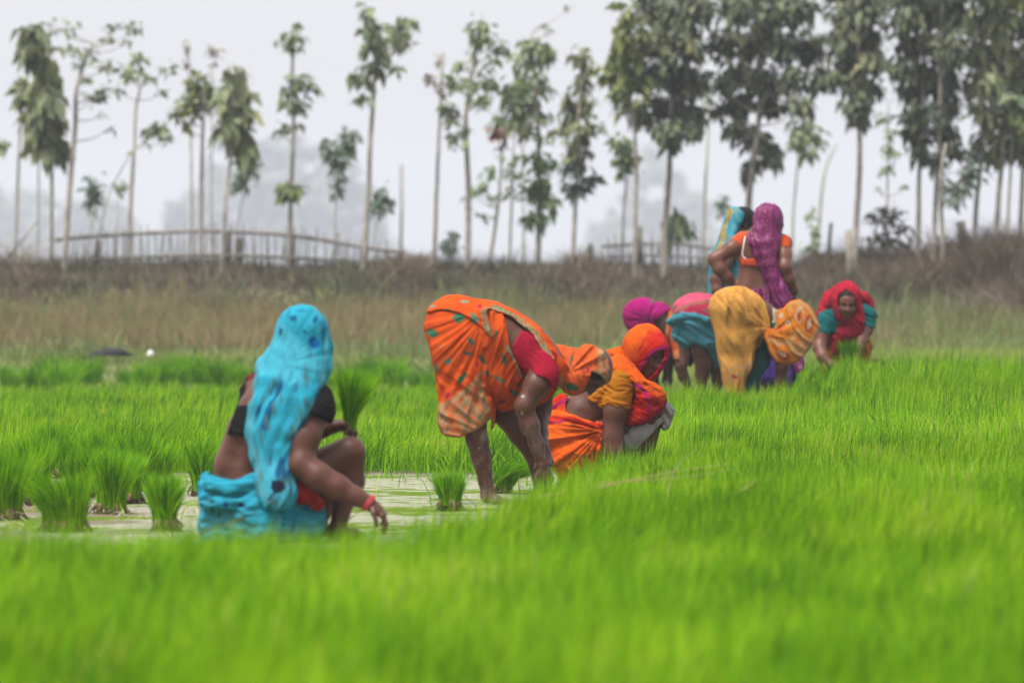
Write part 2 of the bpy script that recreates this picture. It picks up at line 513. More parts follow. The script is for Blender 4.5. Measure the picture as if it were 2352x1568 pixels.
# ---------------- pasture, tall dry grass, scrub on the bank
M_PAST = mat_leaf("pasture_grass", [(.12, (0.101, 0.111, 0.040)), (.42, (0.131, 0.181, 0.044)), (.70, (0.202, 0.231, 0.081)), (.95, (0.322, 0.272, 0.142))], .55, .35, .6, True, .15)
M_PASTR = mat_leaf("pasture_green", [(.12, (0.128, 0.175, 0.044)), (.5, (0.205, 0.273, 0.063)), (.9, (0.292, 0.330, 0.101))], .5, .4, .6, True, .15)
M_DRY = mat_leaf("dry_grass", [(.10, (0.092, 0.114, 0.040)), (.38, (0.167, 0.175, 0.075)), (.62, (0.208, 0.141, 0.086)), (.95, (0.300, 0.241, 0.141))], .45, .3, .6, True, .1)
M_OLV = mat_leaf("olive_grass_leaf", [(.12, (0.083, 0.109, 0.042)), (.5, (0.149, 0.191, 0.075)), (.95, (0.249, 0.275, 0.125))], 1.2, .35, .6, True, .1)
M_SCRUB = mat_leaf("scrub", [(.10, (0.041, 0.037, 0.027)), (.5, (0.085, 0.079, 0.056)), (.95, (0.147, 0.136, 0.092))], .6, .2, .7, True, .05)
M_SCRUBR = mat_leaf("scrub_twigs", [(.10, (0.067, 0.052, 0.042)), (.5, (0.128, 0.100, 0.081)), (.95, (0.207, 0.165, 0.132))], .6, .2, .7, True, .05)

def strip(name, mat, label, cat, n, d0, d1, u0, u1, hfun, w, lean=.25, dens=None, seed=41):
    d = rng.uniform(d0, d1, n); u = rng.uniform(u0, u1, n); x = u * d
    if dens is not None:
        ok = rng.uniform(size=n) < dens(x, d)
        x, d = x[ok], d[ok]
    n = len(x)
    b = np.stack([x, d, ground_z(x, d) - .01], 1)
    h = hfun(x, d) * rng.uniform(.5, 1.25, n)
    v, q, t = blades(b, h, np.abs(rng.normal(lean, .2, n)), rng.uniform(0, 6.28, n), w * rng.uniform(.6, 1.4, n), rng.uniform(-1.2, 1.2, n), 3, .6)
    o = np_mesh(name, v, [q, t], mat)
    return tag(o, label, cat, None, "stuff")

def build_far_ground_cover():
    e = .0925 + .05
    p2 = lambda x, d: np.stack([x, d], 1)
    strip("pasture_grass", M_PAST, "short mixed grass of the fallow pasture behind the beds", "grass", 88000, 42, 63, -e, e,
          lambda x, d: .10 + .05 * wob(p2(x, d), .8, 51), .010, .5,
          lambda x, d: (.75 + .35 * wob(p2(x, d), .5, 52)) * (~back_bed(x, d)) * np.where(x > .5, .25, 1))
    strip("pasture_green", M_PASTR, "pale yellow green grass behind the women at the right", "grass", 95000, 36.5, 66, -.02, e,
          lambda x, d: .16 + .05 * wob(p2(x, d), .7, 53), .010, .35,
          lambda x, d: smooth01(-.2, 1.2, x) * (~back_bed(x, d)) * np.where((d < 44) & (x < 2.4), .35, 1))
    strip("dry_grass", M_DRY, "tall reddish and tan dry grass in front of the bank", "grass", 76000, 60.5, 68.4, -e, e,
          lambda x, d: (.26 + .20 * smooth01(60.5, 65, d)) * (1 + .55 * wob(p2(x, d), 1.5, 54)) * np.where(x > 2, .7, 1), .011, .25,
          lambda x, d: (.75 + .5 * wob(p2(x, d), 1.1, 55)) * (1 - .72 * smooth01(.6, 2.4, x)))
    strip("olive_grass", M_OLV, "pale olive green tufts among the dry grass below the bank", "grass", 54000, 58, 69.2, -e, e,
          lambda x, d: (.22 + .16 * smooth01(60, 66, d)) * (1 + .6 * wob(p2(x, d), 1.7, 154)), .012, .3,
          lambda x, d: np.clip(.35 + .9 * wob(p2(x, d), 1.0, 155), 0, 1) * (.6 + .4 * smooth01(.2, 2.4, x)))
    strip("bank_scrub", M_SCRUB, "dark brown grey scrub covering the bank", "scrub", 76000, 67.6, 72.5, -e, e,
          lambda x, d: (.15 + .06 * smooth01(69.5, 71, d)) * (1 + .7 * wob(p2(x, d), 2.2, 56)), .014, .45)
    strip("bank_weeds", M_OLV, "olive weeds and saplings scattered over the bank", "weeds", 9000, 68, 72.5, -e, e,
          lambda x, d: .22 * (1 + .7 * wob(p2(x, d), 2.6, 256)), .014, .4, lambda x, d: np.clip(wob(p2(x, d), 1.8, 257) * 1.4, 0, 1))
    strip("bank_twigs", M_SCRUBR, "tangled bare grey brown brushwood along the bank", "scrub", 66000, 66.5, 72.5, -e, e,
          lambda x, d: (.22 + .32 * smooth01(3.4, 6.4, x)) * (1 + .8 * wob(p2(x, d), 1.6, 57)), .011, .65,
          lambda x, d: np.clip(.16 + .10 * wob(p2(x, d), 1.5, 58) + smooth01(-.8, 4.6, x) * (.75 + .5 * wob(p2(x, d), 1.0, 58)), 0, 1) * np.where(d < 68, smooth01(2.5, 4.5, x), 1))
    def clump(x, d):
        px = x / d * FPX + 1176
        t = 0
        for c, w, h in ((905, 60, .22), (960, 30, .16), (1330, 40, .22), (1395, 30, .12), (690, 60, .06), (60, 50, .14), (1700, 40, .1), (1880, 60, .22), (2000, 70, .34), (2120, 60, .3), (2230, 50, .34), (2330, 60, .5)):
            t = t + 1.45 * h * np.exp(-((px - c) / w) ** 2)
        return t
    strip("bank_brush", M_SCRUBR, "heaps of cut brushwood along the bank top", "scrub", 72000, 69, 72.3, -e, e,
          lambda x, d: (.08 + clump(x, d)) * (1 + .5 * wob(p2(x, d), 2.2, 457)), .012, .7, lambda x, d: np.clip(clump(x, d) * 3.2, 0, 1))
    strip("bank_sprigs", M_SCRUBR, "thin bare sprigs sticking up from the bank top", "scrub", 2600, 70, 72.5, -e, e,
          lambda x, d: .42 * (1 + .8 * wob(p2(x, d), 1.2, 357)), .008, .35, lambda x, d: np.clip(.35 + wob(p2(x, d), 1.1, 358), 0, 1))
    # leafy weeds at the right edge of the bed
    M_W = mat_leaf("weed_leaf", [(.1, (.03, .07, .012)), (.6, (.075, .14, .022)), (.95, (.12, .18, .05))], 2, .4, .6, True, .1)
    strip("weeds", M_W, "leafy green weeds at the edge of the bed on the right", "weeds", 9000, 43, 49, .03, e,
          lambda x, d: .13 + .09 * wob(p2(x, d), 1.4, 59), .022, .6, lambda x, d: .5 + .6 * wob(p2(x, d), 1.2, 60))
    strip("pasture_weeds", M_W, "patches of green weeds in the fallow pasture on the left", "weeds", 9000, 51.5, 64, -e, .03,
          lambda x, d: .13 + .08 * wob(p2(x, d), 1.1, 61), .02, .6, lambda x, d: np.clip(1.6 * wob(p2(x, d), .8, 62) - .2, 0, 1))

# ---------------- bamboo fence, posts, rubbish
M_BAMB = mat_noise("weathered_bamboo", (.13, .118, .104), (.24, .215, .19), 6, .8, 5)
M_POST = mat_noise("grey_post", (.115, .10, .085), (.23, .205, .175), 9, .85, 6)
def build_fence():
    D0 = 72.0
    root = empty("bamboo_fence", P(480, 608, D0), "long low bamboo fence with a bowed top rail on the bank, left", "fence")
    L = np.array(root.location)
    def rail(name, pts, r):
        g = Geo(); c = catmull([P(x, y, D0 - .03) for x, y in pts], 8)
        c[:, 1] += .01 * np.sin(np.arange(len(c)))
        g.tube(c - L, r * (1 + .15 * np.sin(np.arange(len(c)) * 1.7)), 8); g.obj(name, M_BAMB, root, True)
    top = [(126, 551), (200, 544), (300, 537), (420, 532), (520, 532), (640, 538), (740, 551), (840, 568), (930, 580)]
    rail("rail", top, .024)
    rail("rail", [(170, 598), (300, 592), (420, 587), (520, 586), (640, 590), (760, 597), (880, 601)], .022)
    tx = np.array([t[0] for t in top]); ty = np.array([t[1] for t in top])
    k = 0
    x = 150.
    while x < 900 and k < 70:
        g = Geo()
        yt = np.interp(x, tx, ty) - rng.uniform(4, 26)
        a = P(x + rng.normal(0, 2), 616, D0); b = P(x + rng.normal(3, 5), yt, D0 + rng.normal(0, .02))
        g.tube(np.array([a, a * .5 + b * .5 + [rng.normal(0, .01), 0, 0], b]) - L, [.011, .010, .007], 6)
        g.obj("stake", M_BAMB, root, True)
        x += rng.uniform(8, 15); k += 1
    for x, yt, w in ((526, 536, .05), (553, 546, .05), (225, 552, .045), (672, 540, .035)):
        g = Geo(); a = P(x - 3, 618, D0 + .08); b = P(x, yt, D0 + .08)
        g.tube(np.array([a, b]) - L, [w, w * .85], 8); g.obj("post", M_POST, root, True)
    # second stretch of fence behind the standing women
    root = empty("stake_fence", P(1540, 606, D0), "dark fence of thin upright stakes on the bank behind the standing women", "fence")
    L = np.array(root.location)
    rail("rail", [(1380, 566), (1480, 560), (1560, 562), (1650, 572), (1720, 566)], .018)
    rail("rail", [(1400, 590), (1500, 586), (1620, 592), (1700, 590)], .016)
    x = 1385.
    while x < 1720:
        g = Geo()
        a = P(x + rng.normal(0, 2), 616, D0); b = P(x + rng.normal(2, 5), rng.uniform(530, 566), D0)
        g.tube(np.array([a, a * .5 + b * .5 + [rng.normal(0, .015), 0, 0], b]) - L, [.013, .011, .007], 6)
        g.obj("stake", M_BAMB, root, True)
        x += rng.uniform(7, 15)
    # single posts
    for x, yb, yt, w, dx, d, lab in (
            (1470, 612, 520, .055, -2, 71.5, "thick dark upright wooden post on the bank left of the blue veiled woman"),
            (1955, 660, 528, .05, -8, 66.5, "pale grey wooden post in front of the bank, left of the red veiled woman"),
            (2212, 600, 508, .07, -6, 71.5, "short dark forked stump on the bank among the right hand trunks"),
            (1905, 600, 512, .03, 4, 71.5, "thin leaning stake on the bank right of the purple veil"),
            (920, 600, 378, .03, 2, 100, "tall bare pole standing alone on the bank"),
            (1355, 606, 560, .04, 2, 71.5, "low weathered stump on the bank behind the orange hoods"),
            (2280, 610, 566, .04, 3, 71, "small grey stump on the bank near the right edge")):
        o = empty("wooden_post", P(x, yb, d), lab, "post", "posts along the bank")
        L = np.array(o.location); g = Geo()
        a = P(x, yb + 8, d); b = P(x + dx, yt, d); m = a * .5 + b * .5 + [rng.normal(0, .012), 0, 0]
        g.tube(np.array([a, m, b]) - L, [w, w * .92, w * .8], 9); g.obj("shaft", M_POST, o, True)
    # black sheet and white bag on the pasture
    m_b = mat_noise("black_plastic", (.006, .006, .007), (.016, .016, .018), 30, .8)
    m_w = mat_noise("white_plastic", (.42, .42, .42), (.55, .55, .54), 30, .4)
    for nm, x, y, d, sx, sz, mat, lab, cat in (("plastic_sheet", 256, 806, 57.4, .19, .07, m_b, "crumpled black plastic sheet lying on the pasture at the left", "plastic sheet"),
                                         ("plastic_bag", 346, 814, 57.6, .035, .045, m_w, "small white plastic bag lying on the pasture at the left", "plastic bag")):
        nu, nv = 30, 18
        uu, vv = np.meshgrid(np.linspace(0, 2 * np.pi, nu, endpoint=False), np.linspace(0, np.pi * .5, nv))
        pp = np.stack([np.cos(uu) * np.cos(np.pi / 2 - vv), np.sin(uu) * np.cos(np.pi / 2 - vv), np.cos(vv)], -1).reshape(-1, 3)
        rr = 1 + .28 * wob(pp, 2.4, 71) + .15 * wob(pp, 6, 72)
        vts = pp * rr[:, None] * [sx, sx * .7, sz]
        i = (np.arange(nv - 1)[:, None] * nu + np.arange(nu)[None]); j = (np.arange(nv - 1)[:, None] * nu + (np.arange(nu)[None] + 1) % nu)
        q = np.stack([i, j, j + nu, i + nu], -1).reshape(-1, 4)
        X, _, _ = P(x, y, d)
        o = np_mesh(nm, vts, q, mat, None, True, loc=(X, d, float(ground_z(np.array(X), np.array(d))) - .01 + (.10 if sx < .1 else .10)))
        tag(o, lab, cat)

def build_haze():
    x0, x1, y0, y1, z0, z1 = -600, 600, -40, 1700, -1.5, 44
    v = [(x0, y0, z0), (x1, y0, z0), (x1, y1, z0), (x0, y1, z0), (x0, y0, z1), (x1, y0, z1), (x1, y1, z1), (x0, y1, z1)]
    f = [(0, 3, 2, 1), (4, 5, 6, 7), (0, 1, 5, 4), (1, 2, 6, 5), (2, 3, 7, 6), (3, 0, 4, 7)]
    m = bpy.data.materials.new("haze")
    m.use_nodes = True
    nt = m.node_tree; nt.nodes.clear()
    out = nt.nodes.new("ShaderNodeOutputMaterial"); pv = nt.nodes.new("ShaderNodeVolumePrincipled")
    pv.inputs["Color"].default_value = (.66, .69, .76, 1)
    pv.inputs["Density"].default_value = HAZE_DENS
    pv.inputs["Anisotropy"].default_value = 0.0
    nt.links.new(pv.outputs[0], out.inputs["Volume"])
    o = np_mesh("haze", v, np.array(f), m)
    tag(o, "pale morning haze over the fields", "haze", None, "stuff")
HAZE_DENS = 0.0008

build_ground(); build_water(); build_rice(); build_bundles(); build_far_ground_cover(); build_fence()
# ================================================================= TREES
M_BARK = mat_noise("grey_bark", (0.160, 0.140, 0.122), (0.356, 0.319, 0.271), 5, .85, 6, .4, .02)
M_TEAK = mat_leaf("teak_leaf", [(.08, (0.042, 0.057, 0.035)), (.45, (0.080, 0.099, 0.057)), (.78, (0.120, 0.137, 0.074)), (.97, (0.274, 0.193, 0.048))], 1.2, .22, .55, True, .3)
M_TEAKL = mat_leaf("teak_leaf_pale", [(.08, (0.085, 0.105, 0.055)), (.5, (0.155, 0.184, 0.100)), (.85, (0.225, 0.236, 0.116)), (.97, (0.404, 0.279, 0.062))], 1.2, .28, .5, True, .3)
M_GRN = mat_leaf("grey_green_leaf", [(.1, (0.0845, 0.1232, 0.0739)), (.55, (0.1577, 0.2010, 0.1055)), (.95, (0.2628, 0.3015, 0.1379))], 1.2, .3, .55, True, .25)
M_FINE = mat_leaf("fresh_green_leaf", [(.1, (0.088, 0.150, 0.062)), (.55, (0.150, 0.225, 0.094)), (.95, (0.225, 0.294, 0.125))], 1.2, .4, .55, True, .2)
M_YEL = mat_leaf("yellow_green_leaf", [(.1, (0.081, 0.115, 0.041)), (.55, (0.149, 0.182, 0.061)), (.9, (0.230, 0.243, 0.081)), (.98, (0.351, 0.230, 0.054))], 1.2, .35, .55, True, .25)
M_PINK = mat_leaf("dry_pink_leaf", [(.1, (.13, .09, .07)), (.6, (.19, .15, .10)), (.95, (.22, .20, .12))], 1.2, .3, .6, True, .1)
M_BLUEG = mat_leaf("blue_green_leaf", [(.1, (0.0775, 0.1181, 0.0984)), (.55, (0.1302, 0.1722, 0.1362)), (.95, (0.1898, 0.2353, 0.1601))], 1.2, .3, .55, True, .2)

def leaves(g, cen, n, rx, ry, rz, L, droop, wide):
    """n drooping leaf blades in an ellipsoid round cen"""
    if n <= 0: return
    th = rng.normal(size=(n, 3)); th /= np.linalg.norm(th, axis=1)[:, None]
    r = np.abs(rng.normal(.62, .34, n))
    p = cen + th * r[:, None] * [rx, ry, rz]
    az = np.arctan2(th[:, 1], th[:, 0]) + rng.normal(0, .7, n)
    el = -droop + rng.normal(0, .4, n) + .3 * th[:, 2]
    l = L * rng.uniform(.55, 1.2, n)
    ax = np.stack([np.cos(az) * np.cos(el), np.sin(az) * np.cos(el), np.sin(el)], 1)
    sd = np.cross(ax, [0, 0, 1.0]); sd /= np.linalg.norm(sd, axis=1)[:, None] + 1e-6
    ro = rng.normal(0, .6, n)
    nm = np.cross(sd, ax)
    sd = sd * np.cos(ro)[:, None] + nm * np.sin(ro)[:, None]
    nm = np.cross(sd, ax)
    w = l * wide * .5
    base = p - ax * (l * .3)[:, None]
    mid = base + ax * (l * .5)[:, None]
    tip = base + ax * l[:, None] - np.array([0, 0, 1]) * (l * .22)[:, None]
    a = mid + sd * w[:, None] + nm * (w * .3)[:, None]; b = mid - sd * w[:, None] + nm * (w * .3)[:, None]
    a2 = base * .72 + tip * .28 + sd * (w * .7)[:, None]; b2 = base * .72 + tip * .28 - sd * (w * .7)[:, None]
    V = np.stack([base, a2, a, tip, b, b2, mid], 1).reshape(-1, 3)
    o = (np.arange(n) * 7)[:, None]
    g.add(V, np.concatenate([o + [[0, 1, 2, 6]], o + [[0, 6, 4, 5]]]), np.concatenate([o + [[6, 2, 3]], o + [[6, 3, 4]]]))

def tree(label, d, trunk, wpx, clusters, mat, L=.28, dens=.045, droop=.55, wide=.5, group="young trees along the bank", name="tree", dd=None, depth=.75, cat="tree", extra=None, branches=True):
    """trunk: photo points bottom to top; wpx: trunk width in photo units; clusters (x, y, rx, ry[, density factor])"""
    d = max(d, 70.4 + .5 * math.sin(trunk[0][0])); gx = (trunk[0][0] - 1176) / FPX * d
    base = P(*trunk[0], d)
    base[2] = min(base[2], float(ground_z(np.array(gx), np.array(d))) - .03)
    root = empty(name, base, label, cat, group)
    Lc = np.array(root.location); k = d / FPX
    tp = [base] + [P(x, y, d + rng.normal(0, .06)) for x, y in trunk[1:]]
    c = catmull(tp, 5)
    c[1:-1, 0] += rng.normal(0, .35 * k, len(c) - 2)
    g = Geo()
    rad = np.linspace(wpx * .5 * k * 1.1, wpx * .5 * k * .5, len(c))
    g.tube(c - Lc, rad, 9)
    gl = Geo(); gl2 = Geo()
    tz = c[:, 2]
    for cl in clusters:
        x, y, rx, ry = cl[:4]; df = cl[4] if len(cl) > 4 else 1.0
        cen = P(x, y, d + rng.normal(0, depth * .35) * min(1, rx / 25))
        # branch from the trunk up into the clump
        if branches:
            i = int(np.argmin(np.abs(tz - (cen[2] - .28 * abs(cen[0] - np.interp(cen[2], tz, c[:, 0])) - ry * k * .8))))
            i = min(max(i, len(c) // 3), len(c) - 1)
            s = c[i]; m = s * .45 + cen * .55 - [0, 0, .10 * np.linalg.norm(cen - s)]
            e = cen + [0, 0, .3 * ry * k]
            bb = catmull([s, m, e], 4)
            g.tube(bb - Lc, np.linspace(max(.35 * rad[i], .007), .004, len(bb)), 5)
            for _ in range(3):
                t = cen + rng.normal(size=3) * [rx * k * .6, rx * k * .5, ry * k * .6]
                g.tube(np.array([bb[-3], .5 * (bb[-3] + t) + rng.normal(0, .02, 3), t]) - Lc, [.008, .006, .003], 4)
        n = int(dens * df * rx * ry * 1.0)
        leaves(gl, cen - Lc, n, rx * k, min(rx, ry) * k * depth * 1.15 + .05, ry * k, L * (.8 if L < .25 else 1), droop, wide)
    g.obj("trunk", M_BARK, root, True)
    if gl.n: gl.obj("crown", mat, root)
    if extra is not None:
        ge = Geo()
        for x, y, rx, ry, n, em in extra:
            leaves(ge, P(x, y, d) - Lc, n, rx * k, rx * k * .7, ry * k, L, droop, wide)
        ge.obj("crown", extra[0][5], root)
    return root

def build_trees():
    T = tree
    # ---- left
    T("thin leaning sapling with a small yellow green tuft at the far left", 73, [(33, 606), (40, 450), (47, 250), (48, 200)], 8, [(45, 190, 26, 20, .8), (50, 232, 22, 38, 1.0), (62, 262, 12, 14, .8)], M_YEL, .22, .05)
    T("tree cut by the left edge with a few hanging leaves", 73, [(-22, 606), (-14, 430), (-10, 300)], 8, [(-6, 330, 18, 34, 1)], M_GRN, .22, .05)
    T("slim tree with a column of big drooping teak leaves, second from the left edge", 71.5, [(117, 606), (119, 480), (117, 340), (100, 220), (85, 100), (80, 60)], 9,
      [(78, 75, 30, 26, .8), (70, 115, 24, 36), (98, 130, 22, 30), (118, 175, 20, 30), (96, 185, 24, 26), (100, 235, 36, 34), (90, 268, 26, 22), (118, 290, 30, 46), (92, 315, 26, 30), (132, 340, 14, 26, 1.2), (112, 350, 24, 18)], M_TEAKL, .31, .044, .85, .5)
    T("bare thin sapling stem just left of the column of drooping leaves", 74, [(86, 606), (88, 450), (90, 330)], 6, [(92, 318, 10, 16)], M_TEAKL, .25, .04)
    T("open branched tree with sparse leaves forking at the top left", 71, [(146, 606), (158, 450), (172, 300), (176, 205), (196, 140), (214, 100)], 13,
      [(120, 58, 22, 14, .55), (160, 68, 22, 16, .6), (140, 110, 20, 12, .5), (166, 110, 14, 12, .6), (205, 125, 32, 18, .6), (250, 92, 26, 14, .6), (262, 65, 24, 14, .55), (312, 66, 24, 18, .6), (298, 95, 16, 9, .7), (185, 150, 18, 14, .5), (245, 148, 28, 16, .6), (195, 182, 18, 10, .5), (215, 222, 28, 24, .65), (240, 205, 18, 12, .6), (238, 262, 6, 6, .8), (256, 292, 6, 6, .8)], M_GRN, .17, .062, .3, .5)
    T("sparse grey green tree with spreading twigs right of the forked one", 72.5, [(294, 606), (300, 480), (308, 340), (312, 255), (322, 200)], 10,
      [(318, 136, 24, 16, .8), (290, 168, 28, 22, .7), (270, 205, 18, 16, .6), (342, 178, 20, 18, .6), (382, 160, 22, 18, .6), (368, 215, 14, 8, .7), (308, 180, 14, 20, .5), (360, 298, 30, 26, .9), (384, 318, 12, 12, .9), (332, 325, 12, 8, .5)], M_GRN, .19, .06, .3, .5)
    T("short blue green bush tree on a leaning stem low at the left", 78, [(203, 606), (208, 540), (216, 480)], 6, [(216, 440, 21, 46, 1.6)], M_BLUEG, .17, .09, .2)
    T("small yellow green sapling tuft beside the sparse tree", 77, [(268, 606), (269, 520), (272, 440)], 4, [(272, 432, 20, 18, 1.1)], M_YEL, .17, .07, .2)
    T("leaning bare pole tree crossing the sparse tree's stem", 74, [(204, 560), (250, 450), (302, 352)], 5, [(304, 350, 8, 6, .5)], M_YEL, .17, .05)
    T("pale thin stem with a pinkish dry top", 75, [(441, 606), (440, 450), (436, 250), (432, 95)], 7, [(430, 110, 8, 26, .8), (428, 150, 8, 18, .6)], M_PINK, .15, .06)
    T("tree with a broad yellow green head over a grey stem", 71.5, [(461, 612), (462, 450), (466, 290), (470, 220)], 11,
      [(450, 195, 36, 24, 1.1), (462, 225, 36, 28, 1.1), (430, 240, 22, 28, .9), (405, 262, 18, 20, .8), (425, 285, 10, 18, .9), (455, 255, 24, 20, 1)], M_YEL, .23, .055, .45)
    T("thin sapling with a faint dry tuft above the broad yellow green head", 76, [(486, 606), (486, 400), (488, 150)], 5, [(495, 118, 22, 18, .5), (486, 150, 14, 14, .4)], M_PINK, .15, .06)
    T("palm like young teak with long drooping leaves left of the middle", 70.5, [(508, 612), (518, 470), (530, 350), (537, 200), (538, 160)], 10,
      [(538, 178, 12, 24, .9), (520, 172, 22, 10, .6), (562, 172, 22, 10, .6), (530, 215, 22, 20, .8), (566, 205, 16, 20, .8), (515, 245, 18, 30, .9), (548, 255, 24, 26, 1), (570, 255, 10, 26, .8), (540, 295, 26, 26, 1.1), (508, 305, 10, 24, .8), (556, 315, 18, 22, 1.1), (572, 345, 8, 18, .9)], M_TEAKL, .34, .044, .85, .42)
    T("small dark leaning bush tree low behind the drooping teak", 79, [(530, 606), (545, 520), (562, 440)], 5, [(572, 378, 24, 34, 1.4), (553, 418, 22, 34, 1.4)], M_BLUEG, .18, .08, .3)
    T("slender tree with three separate leaf tiers and a round top tuft", 71.5, [(662, 612), (668, 450), (674, 300), (672, 160), (672, 75)], 11,
      [(672, 88, 28, 22, 1.3), (664, 108, 20, 10, 1), (688, 188, 38, 20, 1.1), (665, 215, 22, 20, 1.1), (716, 205, 20, 12, 1), (690, 245, 20, 20, 1.1), (660, 240, 14, 14, .9), (660, 292, 26, 12, .9), (690, 288, 12, 10, .8), (640, 300, 8, 6, .9), (668, 440, 26, 18, 1), (672, 462, 14, 10, 1)], M_GRN, .20, .06, .4, extra=[(668, 440, 26, 18, 40, M_YEL)])
    T("Y shaped small dark tree standing before the pale wood", 78, [(768, 606), (770, 500), (774, 430)], 6, [(752, 345, 18, 26, 1.3), (775, 372, 24, 32, 1.5), (798, 335, 22, 34, 1.5), (815, 310, 14, 16, 1.2), (774, 432, 15, 26, 1.1)], M_BLUEG, .2, .075, .3)
    T("tall two headed tree forking high above the middle of the fence", 71, [(832, 614), (844, 480), (850, 330), (857, 232), (860, 150), (858, 60)], 13,
      [(846, 35, 16, 22, 1), (858, 72, 28, 26, 1.1), (850, 110, 24, 26, 1.1), (872, 100, 22, 20, 1), (880, 130, 16, 24, .9), (858, 150, 26, 18, 1), (842, 185, 26, 18, .9), (815, 182, 16, 16, .9), (876, 170, 12, 16, .9), (834, 225, 20, 12, .9), (936, 50, 24, 14, 1.1), (918, 78, 24, 26, 1), (935, 98, 18, 18, .9), (916, 110, 16, 12, .8), (912, 158, 12, 18, .6)], M_GRN, .21, .06, .6)
    T("low bush headed sapling right of the two headed tree", 77, [(855, 606), (862, 540), (870, 490)], 4, [(876, 455, 22, 28, 1.4), (866, 478, 20, 20, 1.4)], M_BLUEG, .18, .08, .3)
    # ---- middle
    T("almost bare slim grey trunk with faint dry twigs at its top", 72, [(998, 606), (1002, 450), (1010, 280), (1016, 120)], 10, [(1008, 135, 12, 24, .4), (985, 180, 24, 16, .5), (1012, 212, 18, 12, .5), (1008, 195, 22, 14, .4)], M_PINK, .16, .06)
    T("airy tree with rounded green tiers, left one of the middle group", 71.5, [(1074, 612), (1076, 450), (1070, 300), (1072, 240), (1092, 120), (1104, 60)], 13,
      [(1106, 62, 28, 26, 1.2), (1100, 95, 28, 22, 1.1), (1088, 125, 14, 12, .9), (1150, 112, 26, 28, 1), (1128, 140, 24, 16, .9), (1056, 152, 24, 18, .8), (1048, 195, 32, 22, 1.1), (1030, 250, 24, 18, 1), (1042, 272, 20, 18, .9), (1085, 195, 18, 26, .6), (1115, 190, 28, 28, 1), (1108, 230, 24, 20, .9), (1040, 315, 22, 26, .8), (1070, 300, 16, 20, .5)], M_GRN, .19, .058, .4)
    T("slanting slender tree with fresh light green leaves near the ground, middle", 73, [(1118, 606), (1140, 500), (1148, 420), (1156, 310)], 9,
      [(1146, 282, 26, 24, 1.3), (1125, 395, 20, 22, .7), (1108, 430, 26, 26, .6), (1130, 455, 26, 18, .6), (1080, 440, 22, 22, .4), (1066, 470, 14, 18, .4), (1108, 500, 18, 18, .4), (1150, 340, 12, 20, .5)], M_FINE, .17, .055, .3, extra=[(1150, 305, 22, 14, 26, mat_leaf("red_leaf", [(.2, (.16, .05, .04)), (.8, (.24, .09, .06))], 2, .3))])
    T("thin upright tree amid the light green foliage, middle", 73, [(1168, 606), (1174, 500), (1178, 380), (1182, 300)], 7, [(1180, 400, 24, 26, .7), (1172, 440, 20, 20, .7), (1190, 360, 22, 22, .6), (1165, 390, 14, 26, .5)], M_FINE, .16, .055, .3)
    T("dense grey green tree with a dark rounded crown, middle", 72, [(1235, 612), (1238, 450), (1236, 300), (1226, 180), (1224, 110)], 13,
      [(1230, 110, 40, 28, 1.2), (1252, 135, 28, 28, 1.1), (1205, 140, 26, 26, 1), (1205, 195, 36, 34, 1.1), (1240, 185, 26, 26, .8), (1190, 245, 40, 34, 1.2), (1228, 255, 34, 30, 1.1), (1180, 285, 26, 22, .9), (1215, 300, 30, 22, .9), (1258, 205, 14, 14, .6)], M_GRN, .22, .055, .5, extra=[(1180, 212, 26, 22, 40, M_FINE), (1232, 440, 36, 36, 60, M_FINE), (1240, 370, 26, 30, 30, M_FINE), (1225, 500, 36, 24, 46, M_FINE), (1262, 460, 20, 26, 20, M_FINE)])
    T("pale feathery bamboo tip rising behind the middle crowns", 80, [(1205, 606), (1200, 300), (1212, 120), (1236, 62), (1262, 70)], 5, [(1216, 92, 20, 10, .5), (1242, 62, 20, 8, .5), (1260, 76, 10, 10, .5), (1310, 14, 16, 4, .4)], M_FINE, .14, .06, .4)
    T("tree with a tall brownish crown of large leaves right of the middle group", 71, [(1312, 612), (1320, 500), (1326, 400), (1330, 260), (1338, 130)], 11,
      [(1340, 130, 24, 24, 1), (1350, 160, 22, 22, 1), (1338, 195, 22, 22, 1), (1302, 225, 20, 20, .9), (1322, 255, 34, 30, 1.2), (1305, 285, 24, 24, 1), (1340, 295, 28, 22, 1), (1275, 305, 16, 10, .9), (1372, 295, 18, 16, .9), (1325, 335, 30, 26, 1.2), (1318, 370, 26, 20, 1.1), (1352, 240, 14, 24, .8)], M_TEAKL, .22, .06, .6, extra=[(1322, 425, 28, 24, 36, M_BLUEG), (1318, 385, 30, 16, 24, M_FINE), (1358, 412, 16, 10, 10, M_FINE)])
    T("tiny grey green shrub on the bank, middle", 72, [(1035, 612), (1036, 590), (1038, 570)], 4, [(1030, 562, 20, 22, 1.4), (1042, 540, 14, 12, 1)], M_BLUEG, .16, .08, .3, cat="shrub", name="shrub")
    # ---- right
    T("two stemmed tree with a compact dark crown beside the big right hand trees", 73, [(1428, 612), (1432, 500), (1440, 400), (1440, 340)], 7, [(1430, 335, 28, 26, 1.3), (1440, 370, 30, 28, 1.4), (1425, 392, 20, 16, 1.1)], M_GRN, .22, .05, .6)
    T("upright grey trunk rising into the left side of the big crowns", 70, [(1456, 612), (1460, 480), (1462, 360), (1450, 240), (1440, 120)], 10,
      [(1442, 80, 34, 34, .9), (1430, 130, 34, 32, 1), (1400, 170, 22, 30, .9), (1415, 210, 26, 26, .9), (1455, 180, 30, 40, 1), (1465, 250, 26, 34, .9), (1480, 90, 26, 36, .9), (1430, 250, 16, 26, .5), (1440, 30, 26, 26, .7)], M_YEL, .27, .038, .6)
